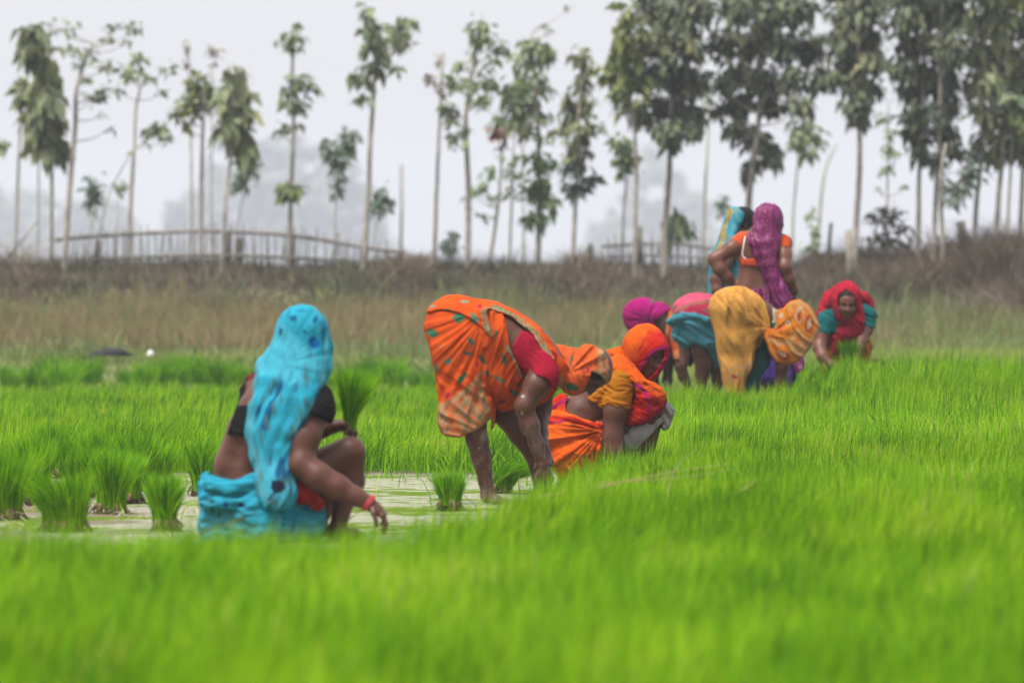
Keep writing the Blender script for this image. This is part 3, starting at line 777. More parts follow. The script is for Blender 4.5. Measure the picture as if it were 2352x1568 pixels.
    T("large dark teak tree left of the blue veiled woman with a straight trunk", 67, [(1524, 618), (1530, 500), (1538, 380), (1542, 200), (1540, -60)], 16,
      [(1545, -40, 70, 60, 1), (1500, 30, 40, 44, 1), (1560, 40, 50, 44, 1.1), (1600, 20, 36, 44, 1), (1520, 100, 44, 44, 1.1), (1580, 110, 44, 40, 1.1), (1500, 170, 40, 36, 1), (1550, 180, 46, 36, 1.1), (1610, 190, 32, 34, .9), (1530, 240, 44, 34, 1.1), (1480, 270, 30, 22, .8), (1580, 260, 40, 34, 1.1), (1545, 300, 34, 26, 1.1), (1510, 300, 26, 18, .8), (1600, 300, 20, 20, .8), (1542, 330, 14, 18, 1.2)], M_TEAK, .22, .092, .75, .52)
    T("faint thin pole tree behind the standing women", 78, [(1616, 606), (1618, 480), (1624, 360), (1630, 240)], 8, [(1628, 225, 22, 20, .6)], M_GRN, .22, .05)
    T("huge dark teak tree above the standing women", 66, [(1716, 612), (1718, 500), (1726, 400), (1744, 260), (1752, 100), (1755, -60)], 16,
      [(1740, -40, 80, 60, 1), (1690, 20, 40, 44, 1.1), (1760, 30, 46, 44, 1.1), (1830, 20, 44, 46, 1), (1660, 100, 36, 36, .9), (1720, 100, 44, 40, 1.1), (1790, 100, 44, 36, 1), (1855, 110, 40, 44, 1), (1690, 170, 40, 34, 1), (1750, 180, 44, 34, 1.1), (1820, 180, 40, 30, 1), (1880, 185, 30, 32, .9), (1660, 200, 30, 26, .8), (1700, 240, 40, 28, 1), (1770, 240, 36, 28, 1), (1840, 240, 30, 26, .9), (1690, 300, 30, 24, .9), (1730, 320, 34, 28, 1.1), (1770, 345, 30, 28, 1), (1730, 375, 26, 20, 1.1), (1785, 372, 16, 18, .9), (1715, 400, 14, 16, 1.1), (1650, 250, 20, 20, .7)], M_TEAK, .22, .092, .75, .52)
    T("thin stemmed tree with a grey feathery crown right of the purple veil", 76, [(1818, 612), (1822, 500), (1832, 380), (1846, 300)], 7, [(1850, 290, 32, 24, 1.1), (1870, 318, 30, 22, 1.1), (1835, 330, 24, 22, 1), (1858, 352, 26, 16, 1), (1826, 312, 16, 16, .8)], M_GRN, .24, .05, .6)
    T("pale slanting bare stem far behind the purple veil", 84, [(1872, 470), (1890, 420), (1922, 330)], 8, [(1924, 322, 6, 6, .5)], M_GRN, .2, .05, branches=False)
    T("straight single trunked tree with a tapering dark crown above the red veiled woman", 66.5, [(1958, 636), (1966, 520), (1974, 400), (1974, 280), (1970, 100), (1968, -50)], 15,
      [(1965, -30, 60, 50, 1), (1940, 30, 40, 40, 1), (1995, 30, 40, 40, 1), (1930, 90, 36, 40, 1), (1985, 95, 44, 40, 1.1), (1950, 150, 40, 36, 1.1), (2005, 150, 30, 34, 1), (1970, 200, 42, 32, 1.1), (1920, 180, 22, 26, .7), (1972, 245, 34, 30, 1.3), (1970, 275, 26, 16, 1.2), (2010, 205, 18, 20, .8)], M_TEAK, .22, .090, .8, .5)
    T("light green sapling between the two dark right hand trees", 75, [(2040, 612), (2038, 480), (2040, 360), (2040, 240)], 6, [(2034, 270, 22, 22, .7), (2045, 310, 16, 20, .7), (2045, 350, 24, 24, 1), (2030, 395, 20, 16, .7), (2020, 440, 14, 14, .5), (2075, 430, 14, 12, .5)], M_FINE, .17, .05, .4)
    T("brown green bushy shrub on the bank behind the red veiled woman", 71, [(2036, 622), (2036, 560), (2040, 500)], 8, [(2020, 500, 28, 26, 1.1), (2050, 495, 26, 24, 1), (2075, 530, 24, 24, .9), (2010, 545, 26, 24, .9), (2045, 550, 34, 28, 1), (2070, 570, 20, 20, .8), (2000, 580, 20, 18, .8)], mat_leaf("olive_shrub_leaf", [(.1, (.05, .05, .03)), (.6, (.09, .085, .05)), (.95, (.14, .13, .07))], 2, .25), .15, .07, .2, cat="shrub", name="shrub")
    T("big dark tree with hanging leaves and two close trunks near the right edge", 66, [(2108, 606), (2110, 480), (2112, 380), (2120, 200), (2120, -50)], 12,
      [(2100, -30, 56, 50, 1), (2080, 30, 36, 44, 1), (2140, 30, 40, 40, 1), (2090, 100, 40, 40, 1.1), (2150, 100, 36, 40, 1), (2075, 160, 30, 36, 1), (2125, 165, 40, 36, 1.1), (2100, 215, 40, 30, 1), (2090, 265, 30, 26, .9), (2130, 260, 34, 30, 1), (2110, 310, 30, 28, 1), (2080, 300, 16, 16, .7), (2112, 350, 24, 22, 1)], M_TEAK, .22, .092, .85, .5)
    T("middle of the close trunks at the right with a dark hanging crown", 67.5, [(2140, 606), (2148, 480), (2156, 330), (2160, 150), (2165, -50)], 12,
      [(2180, -30, 50, 50, .9), (2185, 40, 34, 40, 1), (2190, 110, 36, 36, 1), (2170, 180, 36, 36, 1), (2180, 240, 32, 32, 1), (2165, 300, 32, 30, 1), (2185, 345, 26, 22, .9), (2150, 370, 22, 20, .9)], M_TEAK, .22, .092, .85, .5)
    T("dark leaning trunk at the right with a low round clump", 68, [(2166, 612), (2164, 520), (2160, 420), (2172, 330)], 11, [(2200, 440, 28, 24, 1.1), (2232, 400, 26, 24, 1), (2215, 420, 20, 20, 1), (2170, 430, 18, 20, .7), (2235, 360, 24, 20, .9), (2185, 462, 20, 14, 1)], M_BLUEG, .22, .055, .5)
    T("tree with brown tipped hanging leaves and a slanting grey trunk at the right", 65.5, [(2234, 612), (2242, 480), (2256, 340), (2262, 180), (2268, -50)], 12,
      [(2270, -30, 44, 50, .9), (2240, 50, 32, 36, .9), (2290, 40, 36, 44, .9), (2250, 120, 34, 40, 1), (2300, 115, 30, 36, .9), (2240, 190, 28, 34, .9), (2280, 190, 34, 34, 1), (2250, 250, 26, 30, .9), (2290, 270, 28, 26, .9), (2255, 310, 18, 22, .8), (2250, 335, 12, 18, 1)], M_TEAKL, .26, .052, .95, .45)
    T("pale trunk tree with broad yellow tipped foliage near the right edge", 68, [(2284, 618), (2292, 480), (2302, 350), (2310, 180), (2315, -40)], 13,
      [(2320, -20, 50, 46, .9), (2330, 60, 36, 40, 1), (2310, 130, 36, 40, 1), (2345, 150, 30, 40, 1), (2320, 210, 40, 36, 1.1), (2300, 270, 34, 34, 1), (2340, 270, 34, 36, 1.1), (2320, 330, 36, 30, 1.1), (2290, 350, 26, 24, .9), (2345, 345, 22, 26, 1)], M_YEL, .22, .080, .8, .5)
    T("thin dark trunk second from the right edge", 69, [(2312, 618), (2316, 500), (2322, 380), (2330, 250)], 8, [(2330, 240, 26, 30, .9), (2345, 300, 20, 26, .9)], M_GRN, .28, .04, .7)
    T("trunk at the right edge with dark leaves above", 67, [(2340, 622), (2346, 480), (2352, 330), (2360, 150), (2365, -40)], 12, [(2375, 0, 40, 50, .9), (2370, 90, 36, 44, 1), (2365, 190, 34, 44, 1), (2372, 290, 36, 40, 1), (2365, 350, 30, 26, 1)], M_TEAK, .22, .090, .8, .5)
    T("small palm like young plant on the bank left of the blue veiled woman", 70.5, [(1556, 620), (1555, 570), (1552, 520)], 5, [(1552, 490, 12, 14, 1), (1572, 512, 22, 9, 1), (1535, 512, 18, 9, .9), (1575, 535, 14, 14, 1), (1540, 540, 12, 14, .9), (1556, 510, 12, 12, 1)], M_GRN, .3, .06, .8, .28)
    T("tiny round sapling head just left of the blue veil", 79, [(1662, 606), (1661, 540), (1660, 500)], 4, [(1660, 474, 18, 28, 1.3)], M_BLUEG, .18, .075, .3)
    T("low grey green bush on the bank right of the purple veil", 74, [(1866, 618), (1866, 570), (1864, 520)], 5, [(1864, 495, 16, 22, .9), (1868, 535, 18, 26, .9), (1862, 570, 22, 20, .9)], M_FINE, .16, .05, .3, cat="shrub", name="shrub")
    # dry bush at the left end of the fence
    o = empty("bare_bush", P(36, 612, 71.5), "bare twiggy bush on the bank at the left edge", "bush")
    Lc = np.array(o.location); g = Geo()
    for _ in range(70):
        a = P(36 + rng.normal(0, 22), 608, 71.5 + rng.normal(0, .2)); e = a + rng.normal(size=3) * [.22, .15, .05] + [0, 0, rng.uniform(.08, .34)]
        g.tube(np.array([a, .5 * (a + e) + rng.normal(0, .025, 3), e]) - Lc, [.009, .007, .004], 4)
    g.obj("twigs", M_BARK, o); g = Geo()
    g.tube(np.array([P(10, 600, 71.3), P(60, 540, 71.3), P(92, 500, 71.3)]) - Lc, [.016, .014, .008], 6)
    g.obj("branch", M_BARK, o)

    # far wood: pale masses in haze, part of the fade painted into the leaves
    g = Geo()
    def mass(d, prof, n, L):
        xs = [p[0] for p in prof]; ys = [p[1] for p in prof]; k = d / FPX
        for _ in range(n):
            x = rng.uniform(xs[0], xs[-1]); yt = np.interp(x, xs, ys) + 16 * math.sin(x * .045) + 10 * math.sin(x * .13 + d) + 6 * math.sin(x * .31) + rng.exponential(30) - 12
            y = rng.uniform(min(yt, 600), 640)
            r = rng.uniform(7, 26)
            leaves(g, P(x, max(y, yt + r * .7), d + rng.uniform(0, 40)), 34, r * k, r * k, r * k * .8, L * 2.0, .2, .8)
    mass(1300, [(-60, 440), (40, 418), (130, 440), (230, 452), (300, 490), (340, 560)], 230, 1.4)
    mass(1250, [(330, 590), (400, 470), (440, 430), (520, 350), (580, 305), (640, 300), (700, 330), (760, 330), (820, 400), (860, 470), (900, 560)], 420, 1.3)
    mass(1300, [(1360, 560), (1420, 470), (1460, 390), (1500, 350), (1540, 380), (1600, 440), (1660, 520)], 200, 1.4)
    mass(1500, [(900, 590), (1100, 584), (1300, 586), (1700, 580), (2100, 575), (2400, 570)], 260, 1.5)
    m = mat_leaf("far_foliage", [(.1, (.15, .19, .18)), (.9, (.23, .27, .24))], .1, .25, .6, True, .1)  # bluish light leaf colour carries painted haze on top of the volume
    o = g.obj("far_wood", m)
    tag(o, "distant trees fading pale blue in the haze", "far wood", None, "stuff")
build_trees()
# ================================================================= PEOPLE: smooth bodies and cloth from distance fields
_wob0 = wob
def wob(p, s, seed=0, n=7):
    return _wob0(p, s * 3.0, seed, n)

def smin(a, b, k):
    h = np.maximum(k - np.abs(a - b), 0) / k
    return np.minimum(a, b) - h * h * k * .25
def smax(a, b, k):
    return -smin(-a, -b, k)

def cone(a, b, ra, rb):
    a = np.asarray(a, np.float32); b = np.asarray(b, np.float32); ba = b - a; bb = float(ba @ ba) + 1e-12
    def f(p):
        q = p - a
        h = np.clip(q @ ba / bb, 0, 1)
        q = q - h[:, None] * ba
        return np.sqrt(np.einsum('ij,ij->i', q, q)) - (ra + (rb - ra) * h)
    return f

def ell(c, r, M=None):
    c = np.asarray(c, np.float32); r = np.asarray(r, np.float32)
    M = np.eye(3, dtype=np.float32) if M is None else np.asarray(M, np.float32)   # rows: local axes
    def f(p):
        q = (p - c) @ M.T
        k0 = np.sqrt(((q / r) ** 2).sum(1)); k1 = np.sqrt(((q / (r * r)) ** 2).sum(1)) + 1e-9
        return k0 * (k0 - 1) / k1
    return f

def union(fs, k=.02):
    def f(p):
        d = fs[0](p)
        for g in fs[1:]:
            d = smin(d, g(p), k)
        return d
    return f

def chain(pts, k=.015):
    return union([cone(pts[i][:3], pts[i + 1][:3], pts[i][3], pts[i + 1][3]) for i in range(len(pts) - 1)], k)

def off(f, t):
    return lambda p: f(p) - t
def cut(f, g, k=.01):
    return lambda p: smax(f(p), -g(p), k)
def inter(f, g, k=.008):
    return lambda p: smax(f(p), g(p), k)
def half(p0, n):
    p0 = np.asarray(p0, np.float32); n = np.asarray(n, np.float32); n = n / np.linalg.norm(n)
    return lambda p: (p - p0) @ n

def _ridge(q, seed):
    """irregular creases: sharp crests, broad hollows, in a noise space q"""
    n = _wob0(q, 1.0, seed, 6) * 1.5
    m = _wob0(q * 1.9 + 3.1, 1.0, seed + 50, 5) * 1.5
    return 1.05 - 1.9 * np.sqrt(n * n + .012) + .45 * (.55 - np.sqrt(m * m + .015)) * 1.6
def folds(direc, lam, amp, warp=.5, seed=0, ws=5.0, env=None, along=.16):
    """cloth creases: crests running across direc, about lam apart"""
    d = np.asarray(direc, np.float32); d = d / np.linalg.norm(d)
    e = np.cross(d, [0, 1, 0]); e = e / (np.linalg.norm(e) + 1e-6); f = np.cross(d, e)
    k = 5.5 / lam
    def g(p):
        p2 = p + (warp * lam * 1.2) * wob(p, ws, seed, 4)[:, None] * d
        q = np.stack([(p2 @ d) * k * .62, (p @ e) * k * along * .62, (p @ f) * k * .30], 1).astype(np.float32)
        a = 1.35 * amp * np.clip(.75 + .6 * wob(p, ws * .6, seed + 5, 4), .15, 1.4)
        if env is not None: a = a * env(p)
        return -a * np.clip(_ridge(q, seed), -1.3, 1.3)
    return g
def fan(c, plane, n, amp, warp=.3, seed=0, ws=5.0, fall=9.0):
    """creases radiating from c in the plane given by two axes"""
    c = np.asarray(c, np.float32); A = np.asarray(plane[0], np.float32); B = np.asarray(plane[1], np.float32)
    Cx = np.cross(A, B)
    def g(p):
        q = p - c
        u = q @ A; v = q @ B
        r = np.sqrt(u * u + v * v) + 1e-6
        w = 1 + .12 * warp * wob(p, ws, seed, 4)
        k = n * .50
        qq = np.stack([u / r * k * w, v / r * k * w, r * 5 + (q @ Cx) * 6], 1).astype(np.float32)
        a = 1.35 * np.clip(.75 + .6 * wob(p, ws * .6, seed + 3, 4), .12, 1.4)
        return -amp * a * np.clip(_ridge(qq, seed), -1.3, 1.3) * np.clip(r / .10, .15, 1) * np.exp(-(r / fall) ** 2)
    return g
def disp(f, *gs):
    def h(p):
        d = f(p)
        for g in gs: d = d + g(p)
        return d
    return h

def surface(f, lo, hi, h, margin=.02):
    """surface nets on a sparse grid"""
    lo = np.asarray(lo, float); hi = np.asarray(hi, float); B = 8
    nb = np.ceil((hi - lo) / (h * B)).astype(int) + 1
    bi = np.stack(np.meshgrid(*[np.arange(n) for n in nb], indexing='ij'), -1).reshape(-1, 3)
    cen = (lo + (bi * B + (B - 1) / 2) * h).astype(np.float32)
    dc = f(cen)
    act = np.abs(dc) < B * h * .88 * 1.25 + margin
    N = nb * B
    D = np.empty(N, np.float32)
    Db = D.reshape(nb[0], B, nb[1], B, nb[2], B)
    Db[:] = np.sign(dc).reshape(nb)[:, None, :, None, :, None] * 9
    o = np.stack(np.meshgrid(*[np.arange(B)] * 3, indexing='ij'), -1).reshape(-1, 3)
    ab = bi[act]
    for s in range(0, len(ab), 600):
        g = (ab[s:s + 600, None] * B + o[None]).reshape(-1, 3)
        D[g[:, 0], g[:, 1], g[:, 2]] = f((lo + g * h).astype(np.float32))
    S = D < 0
    cnt = np.zeros(N - 1, np.int8)
    cs = [(i, j, k) for i in (0, 1) for j in (0, 1) for k in (0, 1)]
    for i, j, k in cs:
        cnt += S[i:N[0] - 1 + i, j:N[1] - 1 + j, k:N[2] - 1 + k]
    cells = np.argwhere((cnt > 0) & (cnt < 8))
    vals = {c: D[cells[:, 0] + c[0], cells[:, 1] + c[1], cells[:, 2] + c[2]] for c in cs}
    acc = np.zeros((len(cells), 3)); num = np.zeros(len(cells))
    for a in cs:
        for ax in range(3):
            if a[ax] == 0:
                b = list(a); b[ax] = 1; b = tuple(b)
                va, vb = vals[a], vals[b]
                m = (va < 0) != (vb < 0)
                t = np.where(m, va / np.where(m, va - vb, 1), 0)
                pos = np.array(a, float)[None] + t[:, None] * np.eye(3)[ax][None]
                acc += np.where(m[:, None], pos, 0); num += m
    V = lo + (cells + acc / num[:, None]) * h
    idx = np.full(N - 1, -1, np.int32)
    idx[cells[:, 0], cells[:, 1], cells[:, 2]] = np.arange(len(cells))
    quads = []
    for ax in range(3):
        u, w = (ax + 1) % 3, (ax + 2) % 3
        sl0 = [slice(1, N[i] - 1) for i in range(3)]; sl1 = list(sl0)
        sl0[ax] = slice(0, N[ax] - 1); sl1[ax] = slice(1, N[ax])
        A = S[tuple(sl0)]; Bm = S[tuple(sl1)]
        e = np.argwhere(A != Bm)
        if not len(e): continue
        inside_first = A[e[:, 0], e[:, 1], e[:, 2]]
        e = e + [0 if i == ax else 1 for i in range(3)]
        q = []
        for du, dw in ((-1, -1), (0, -1), (0, 0), (-1, 0)):
            c = e.copy(); c[:, u] += du; c[:, w] += dw
            q.append(idx[c[:, 0], c[:, 1], c[:, 2]])
        q = np.stack(q, 1)
        q[~inside_first] = q[~inside_first][:, ::-1]
        quads.append(q)
    Q = np.concatenate(quads)
    Q = Q[(Q >= 0).all(1)]
    # one light relaxing pass
    acc = np.zeros_like(V); num = np.zeros(len(V))
    for k in range(4):
        np.add.at(acc, Q[:, k], V[Q[:, (k + 1) % 4]]); np.add.at(num, Q[:, k], 1)
        np.add.at(acc, Q[:, k], V[Q[:, (k + 3) % 4]]); np.add.at(num, Q[:, k], 1)
    V = V * .6 + .4 * acc / np.maximum(num, 1)[:, None]
    return V, Q

DYE = .50
def mat_cloth(name, rough=.9, spec=.06, sheen=.0, weave=260, var=.25):
    m, nt, b = mat_new(name)
    at = nt.nodes.new("ShaderNodeAttribute"); at.attribute_name = "Col"
    f = noise(nt, 22, 5, .6)
    r = ramp(nt, f, [(.3, ((1 - var) * DYE,) * 3), (.7, (DYE,) * 3)])
    nt.links.new(mixc(nt, 1.0, at.outputs["Color"], r, 'MULTIPLY'), b.inputs["Base Color"])
    b.inputs["Roughness"].default_value = rough
    b.inputs["Specular IOR Level"].default_value = spec
    b.inputs["Sheen Weight"].default_value = sheen
    b.inputs["Sheen Roughness"].default_value = .5
    bump(nt, b, noise(nt, weave * .35, 4, .6), .35, .004)
    return m
def mat_skin(name):
    m, nt, b = mat_new(name)
    at = nt.nodes.new("ShaderNodeAttribute"); at.attribute_name = "Col"
    f = noise(nt, 30, 6, .6)
    r = ramp(nt, f, [(.3, (.82, .80, .80)), (.7, (1.06, 1.04, 1.03))])
    nt.links.new(mixc(nt, 1.0, at.outputs["Color"], r, 'MULTIPLY'), b.inputs["Base Color"])
    b.inputs["Roughness"].default_value = .44
    b.inputs["Specular IOR Level"].default_value = .24
    b.inputs["Subsurface Weight"].default_value = .06
    b.inputs["Subsurface Radius"].default_value = (.012, .005, .003)
    b.inputs["Subsurface Scale"].default_value = .5
    bump(nt, b, noise(nt, 160, 4, .6), .18, .002)
    return m
M_SKIN = mat_skin("skin")
M_CLOTH = mat_cloth("cotton_cloth")
M_SILK = mat_cloth("shiny_cloth", .5, .22, .0, 200, .15)
M_HAIR = mat_noise("black_hair", (.006, .005, .005), (.012, .010, .009), 60, .6, 5, .5, .003); M_HAIR.node_tree.nodes["Principled BSDF"].inputs["Specular IOR Level"].default_value = .08
M_EYE = mat_skin("eye"); M_EYE.node_tree.nodes["Principled BSDF"].inputs["Roughness"].default_value = .12
M_BANGLE = mat_noise("red_bangle", (.28, .02, .03), (.42, .05, .06), 30, .35)
M_BANGLED = mat_noise("dark_bangle", (.10, .03, .03), (.16, .06, .05), 30, .4)
M_GOLD = mat_noise("gold_stud", (.7, .5, .15), (.8, .6, .2), 30, .25)

class Fig:
    """a person: photo zoom coordinates (x0 + k x, y0 + k y) -> metres about the root on the ground"""
    def __init__(s, x0, y0, k, d, xr, zg, label, h):
        s.x0, s.y0, s.k, s.d, s.h = x0, y0, k, d, h
        s.s = k * d / FPX
        s.xr = xr
        gy = HORIZ + (CAM_H - zg) / d * FPX
        s.yr = (gy - y0) / k
        s.root = empty("person", P(x0 + k * xr, gy, d), label, "person")
    def pt(s, x, y, dy=0.0):
        return np.array([(x - s.xr) * s.s, dy, -(y - s.yr) * s.s], np.float32)
    def ch(s, pts, k=.015, rk=1.0):
        return chain([(*s.pt(*a[:3]), a[3] * s.s * rk) for a in pts], k)
    def el(s, x, y, dy, rx, ry, rz, M=None):
        return ell(s.pt(x, y, dy), (rx, ry, rz), M)
    def px(s, p):
        return p[:, 0] / s.s + s.xr, -p[:, 2] / s.s + s.yr
    def poly(s, pts):
        pp = np.array([[(x - s.xr) * s.s, -(y - s.yr) * s.s] for x, y in pts], np.float32)
        def f(p):
            q = p[:, (0, 2)]
            d2 = np.full(len(p), 1e9, np.float32); inside = np.zeros(len(p), bool)
            for i in range(len(pp)):
                a, b = pp[i], pp[(i + 1) % len(pp)]
                e = b - a; w = q - a
                t = np.clip(w @ e / (e @ e + 1e-12), 0, 1)
                r = w - t[:, None] * e
                d2 = np.minimum(d2, (r * r).sum(1))
                c = (a[1] <= q[:, 1]) != (b[1] <= q[:, 1])
                with np.errstate(divide='ignore', invalid='ignore'):
                    xi = a[0] + (q[:, 1] - a[1]) * e[0] / e[1]
                inside ^= c & (q[:, 0] < xi)
            d = np.sqrt(d2)
            return np.where(inside, -d, d) + .0022 * wob(p, 18, 91, 4)
        return f
    def mesh(s, name, f, box, mat, col, h=None, parent=None, margin=.02):
        """box: (x0, y0, x1, y1, dy0, dy1) in zoom units / metres; col: function(p, x, y) -> (n,3) or a colour"""
        a = s.pt(box[0], box[3], box[4]); b = s.pt(box[2], box[1], box[5])
        V, Q = surface(f, a, b, h or s.h, margin)
        if callable(col):
            x, y = s.px(V)
            c = col(V, x, y)
        else:
            c = np.broadcast_to(np.asarray(col, np.float32), V.shape).copy()
        return np_mesh(name, V, Q, mat, parent or s.root, True, c)

def spots(c, x, y, lst, jit=None):
    """dye motifs: (x, y, rx, ry, angle, colour)"""
    for sx, sy, rx, ry, an, cc in lst:
        u = x - sx; v = y - sy
        ca, sa = math.cos(an), math.sin(an)
        r = np.sqrt(((u * ca + v * sa) / rx) ** 2 + ((v * ca - u * sa) / ry) ** 2)
        if jit is not None: r = r + jit
        w = np.clip((1.12 - r) / .24, 0, 1)[:, None]
        c[:] = c * (1 - w) + np.asarray(cc, np.float32) * w
    return c
def lineband(x, y, pts):
    """distance (zoom units) to a polyline"""
    d = np.full(len(x), 1e9)
    for (ax, ay), (bx, by) in zip(pts[:-1], pts[1:]):
        ex, ey = bx - ax, by - ay
        t = np.clip(((x - ax) * ex + (y - ay) * ey) / (ex * ex + ey * ey), 0, 1)
        d = np.minimum(d, np.hypot(x - ax - t * ex, y - ay - t * ey))
    return d
def mix(c, cc, w):
    w = np.clip(w, 0, 1)[:, None]
    return c * (1 - w) + np.asarray(cc, np.float32) * w
def full(p, c):
    return np.broadcast_to(np.asarray(c, np.float32), (len(p), 3)).copy()

SKIN = np.array([.074, .0275, .0175], np.float32)
def skin_col(base=1.0, mud=.35, mudz=.35, seed=3, extra=None):
    def f(p, x, y):
        c = full(p, SKIN * base) * (1 + .10 * wob(p, 9, seed)[:, None])
        m = np.clip(wob(p, 11, seed + 1) * .9 + wob(p, 40, seed + 2) * .5 - .15, 0, 1) * mud * (1 - smooth01(mudz, mudz + .35, p[:, 2]))
        c = mix(c, (.17, .132, .112), m)
        if extra is not None: c = extra(c, p, x, y)
        return c
    return f

def unit(v):
    v = np.asarray(v, float); return v / np.linalg.norm(v)

def hand(w, direc, nrm, curl=.5, thumb=1, size=1.0, spread=.25, fist=False):
    """palm and five fingers from wrist point w; nrm: the way the palm faces"""
    d = unit(direc); n = unit(np.asarray(nrm) - np.dot(nrm, d) * d); l = np.cross(d, n) * thumb
    w = np.asarray(w, float); S = size; fs = []
    fs.append(cone(w, w + d * .045 * S, .021 * S, .024 * S))
    for k in (-1, 0, 1):
        fs.append(cone(w + d * .02 * S + l * .008 * k * S, w + d * .078 * S + l * .022 * k * S, .015 * S, .0125 * S))
    palm = union(fs, .014)
    fl = []
    for i, (a, L) in enumerate(((.030, .068), (.011, .078), (-.009, .072), (-.028, .056))):
        p = w + d * (.078 - .004 * abs(i - 1)) * S + l * a * S
        ang = 0.0; dd = d + l * (a * 6 * spread)
        dd = unit(dd); pts = [(*p, .0088 * S)]
        for j, fr in enumerate((.45, .31, .24)):
            ang = curl * (1.0, 1.9, 2.6)[j] * (.92 + .08 * i)
            v = dd * math.cos(ang) + n * math.sin(ang)
            p = p + v * L * fr * S
            pts.append((*p, (.0082, .0075, .0062)[j] * S))
        fl.append(chain(pts, .004))
    p0 = w + d * .022 * S + l * .020 * S
    p1 = p0 + (d * .6 + l * .75 + n * .25) * .034 * S
    p2 = p1 + unit(d * .9 + l * .25 + n * (.3 + curl * .5)) * .028 * S
    p3 = p2 + unit(d * .9 + l * .0 + n * (.4 + curl * .7)) * .023 * S
    fl.append(chain([(*p0, .0125 * S), (*p1, .0105 * S), (*p2, .009 * S), (*p3, .007 * S)], .004))
    return lambda p: smin(palm(p), np.minimum.reduce([f(p) for f in fl]), .006)

def head_sdf(c, fwd, up, S=.94):
    f = unit(fwd); r = unit(np.cross(f, up)); u = np.cross(r, f)
    c = np.asarray(c, float)
    q = lambda a, b, e: c + (r * a + f * b + u * e) * S
    M = np.stack([r, f, u])
    E = lambda p, rad: ell(q(*p), np.array(rad) * S, M)
    C = lambda p, p2, ra, rb: cone(q(*p), q(*p2), ra * S, rb * S)
    base = union([E((0, -.012, .03), (.073, .092, .084)), E((0, .030, -.035), (.058, .060, .074)), E((0, .060, -.092), (.026, .024, .022)),
                  E((-.034, .052, -.030), (.030, .028, .03)), E((.034, .052, -.030), (.030, .028, .03)),
                  E((0, .055, .045), (.055, .036, .04))], .025)
    brow = union([C((-.045, .066, .018), (-.014, .084, .017), .010, .011), C((.045, .066, .018), (.014, .084, .017), .010, .011)], .01)
    nose = union([C((0, .086, .008), (0, .106, -.032), .0085, .0125), C((-.012, .092, -.036), (.012, .092, -.036), .0095, .0095)], .01)
    sock = union([E((-.032, .094, -.001), (.018, .017, .012)), E((.032, .094, -.001), (.018, .017, .012))], .004)
    lids = union([C((-.046, .066, .004), (-.018, .073, .004), .0075, .0075), C((.046, .066, .004), (.018, .073, .004), .0075, .0075)], .004)
    lip = union([C((-.023, .078, -.066), (0, .0905, -.062), .006, .0075), C((.023, .078, -.066), (0, .0905, -.062), .006, .0075),
                 C((-.018, .079, -.073), (0, .089, -.0745), .006, .008), C((.018, .079, -.073), (0, .089, -.0745), .006, .008)], .004)
    ears = union([E((-.073, -.005, -.005), (.010, .020, .032)), E((.073, -.005, -.005), (.010, .020, .032))], .004)
    def g(p):
        d = smin(base(p), brow(p), .016)
        d = smin(d, nose(p), .012)
        d = smax(d, -sock(p), .012)
        d = smin(d, lids(p), .006)
        d = smin(d, lip(p), .006)
        return smin(d, ears(p), .008)
    info = dict(q=q, M=M, S=S, r=r, f=f, u=u, c=c)
    return g, info

def face_bits(fig, inf, hair=None):
    q, S = inf['q'], inf['S']
    for sx in (-1, 1):
        c = q(.032 * sx, .066, -.001)
        th, ph = np.meshgrid(np.linspace(0, np.pi, 13), np.linspace(0, 2 * np.pi, 18, endpoint=False), indexing='ij')
        n = np.stack([np.sin(th) * np.cos(ph), np.cos(th), np.sin(th) * np.sin(ph)], -1).reshape(-1, 3)
        v = c + .0135 * S * (n @ inf['M'])
        i = np.arange(12)[:, None] * 18 + np.arange(18)[None]; j = np.arange(12)[:, None] * 18 + (np.arange(18)[None] + 1) % 18
        Q = np.stack([i, j, j + 18, i + 18], -1).reshape(-1, 4)
        c3 = full(v, (.26, .23, .21)); w = n[:, 1] > .84
        c3[w] = (.02, .012, .008)
        np_mesh("eye", v, Q, M_EYE, fig.root, True, c3)
        g = Geo()
        pts = catmull([q(.013 * sx, .089, .020), q(.030 * sx, .086, .027), q(.050 * sx, .068, .022)], 5)
        g.tube(pts, np.linspace(.0042, .002, len(pts)) * S, 6)
        g.obj("eyebrow", M_HAIR, fig.root, True)

def lipcol(inf):
    def f(c, p, x, y):
        l = (p - inf['c']) @ inf['M'].T / inf['S']
        w = (np.abs(l[:, 0]) < .024) & (l[:, 1] > .07) & (np.abs(l[:, 2] + .068) < .011)
        c = mix(c, (.045, .013, .011), w * .7)
        w = np.exp(-((np.abs(l[:, 0]) - .032) ** 2 + (l[:, 2]) ** 2) / .00035) * (l[:, 1] > .03)
        return mix(c, (.014, .007, .005), w * .6)
    return f

def ring(fig, name, c, axis, r, t, mat):
    a = unit(axis); b = unit(np.cross(a, [.3, .5, .8])); d = np.cross(a, b)
    th = np.linspace(0, 2 * np.pi, 25)
    g = Geo(); g.tube([np.asarray(c) + (b * math.cos(x) + d * math.sin(x)) * r for x in th], t, 8, False)
    return g.obj(name, mat, fig.root, True)
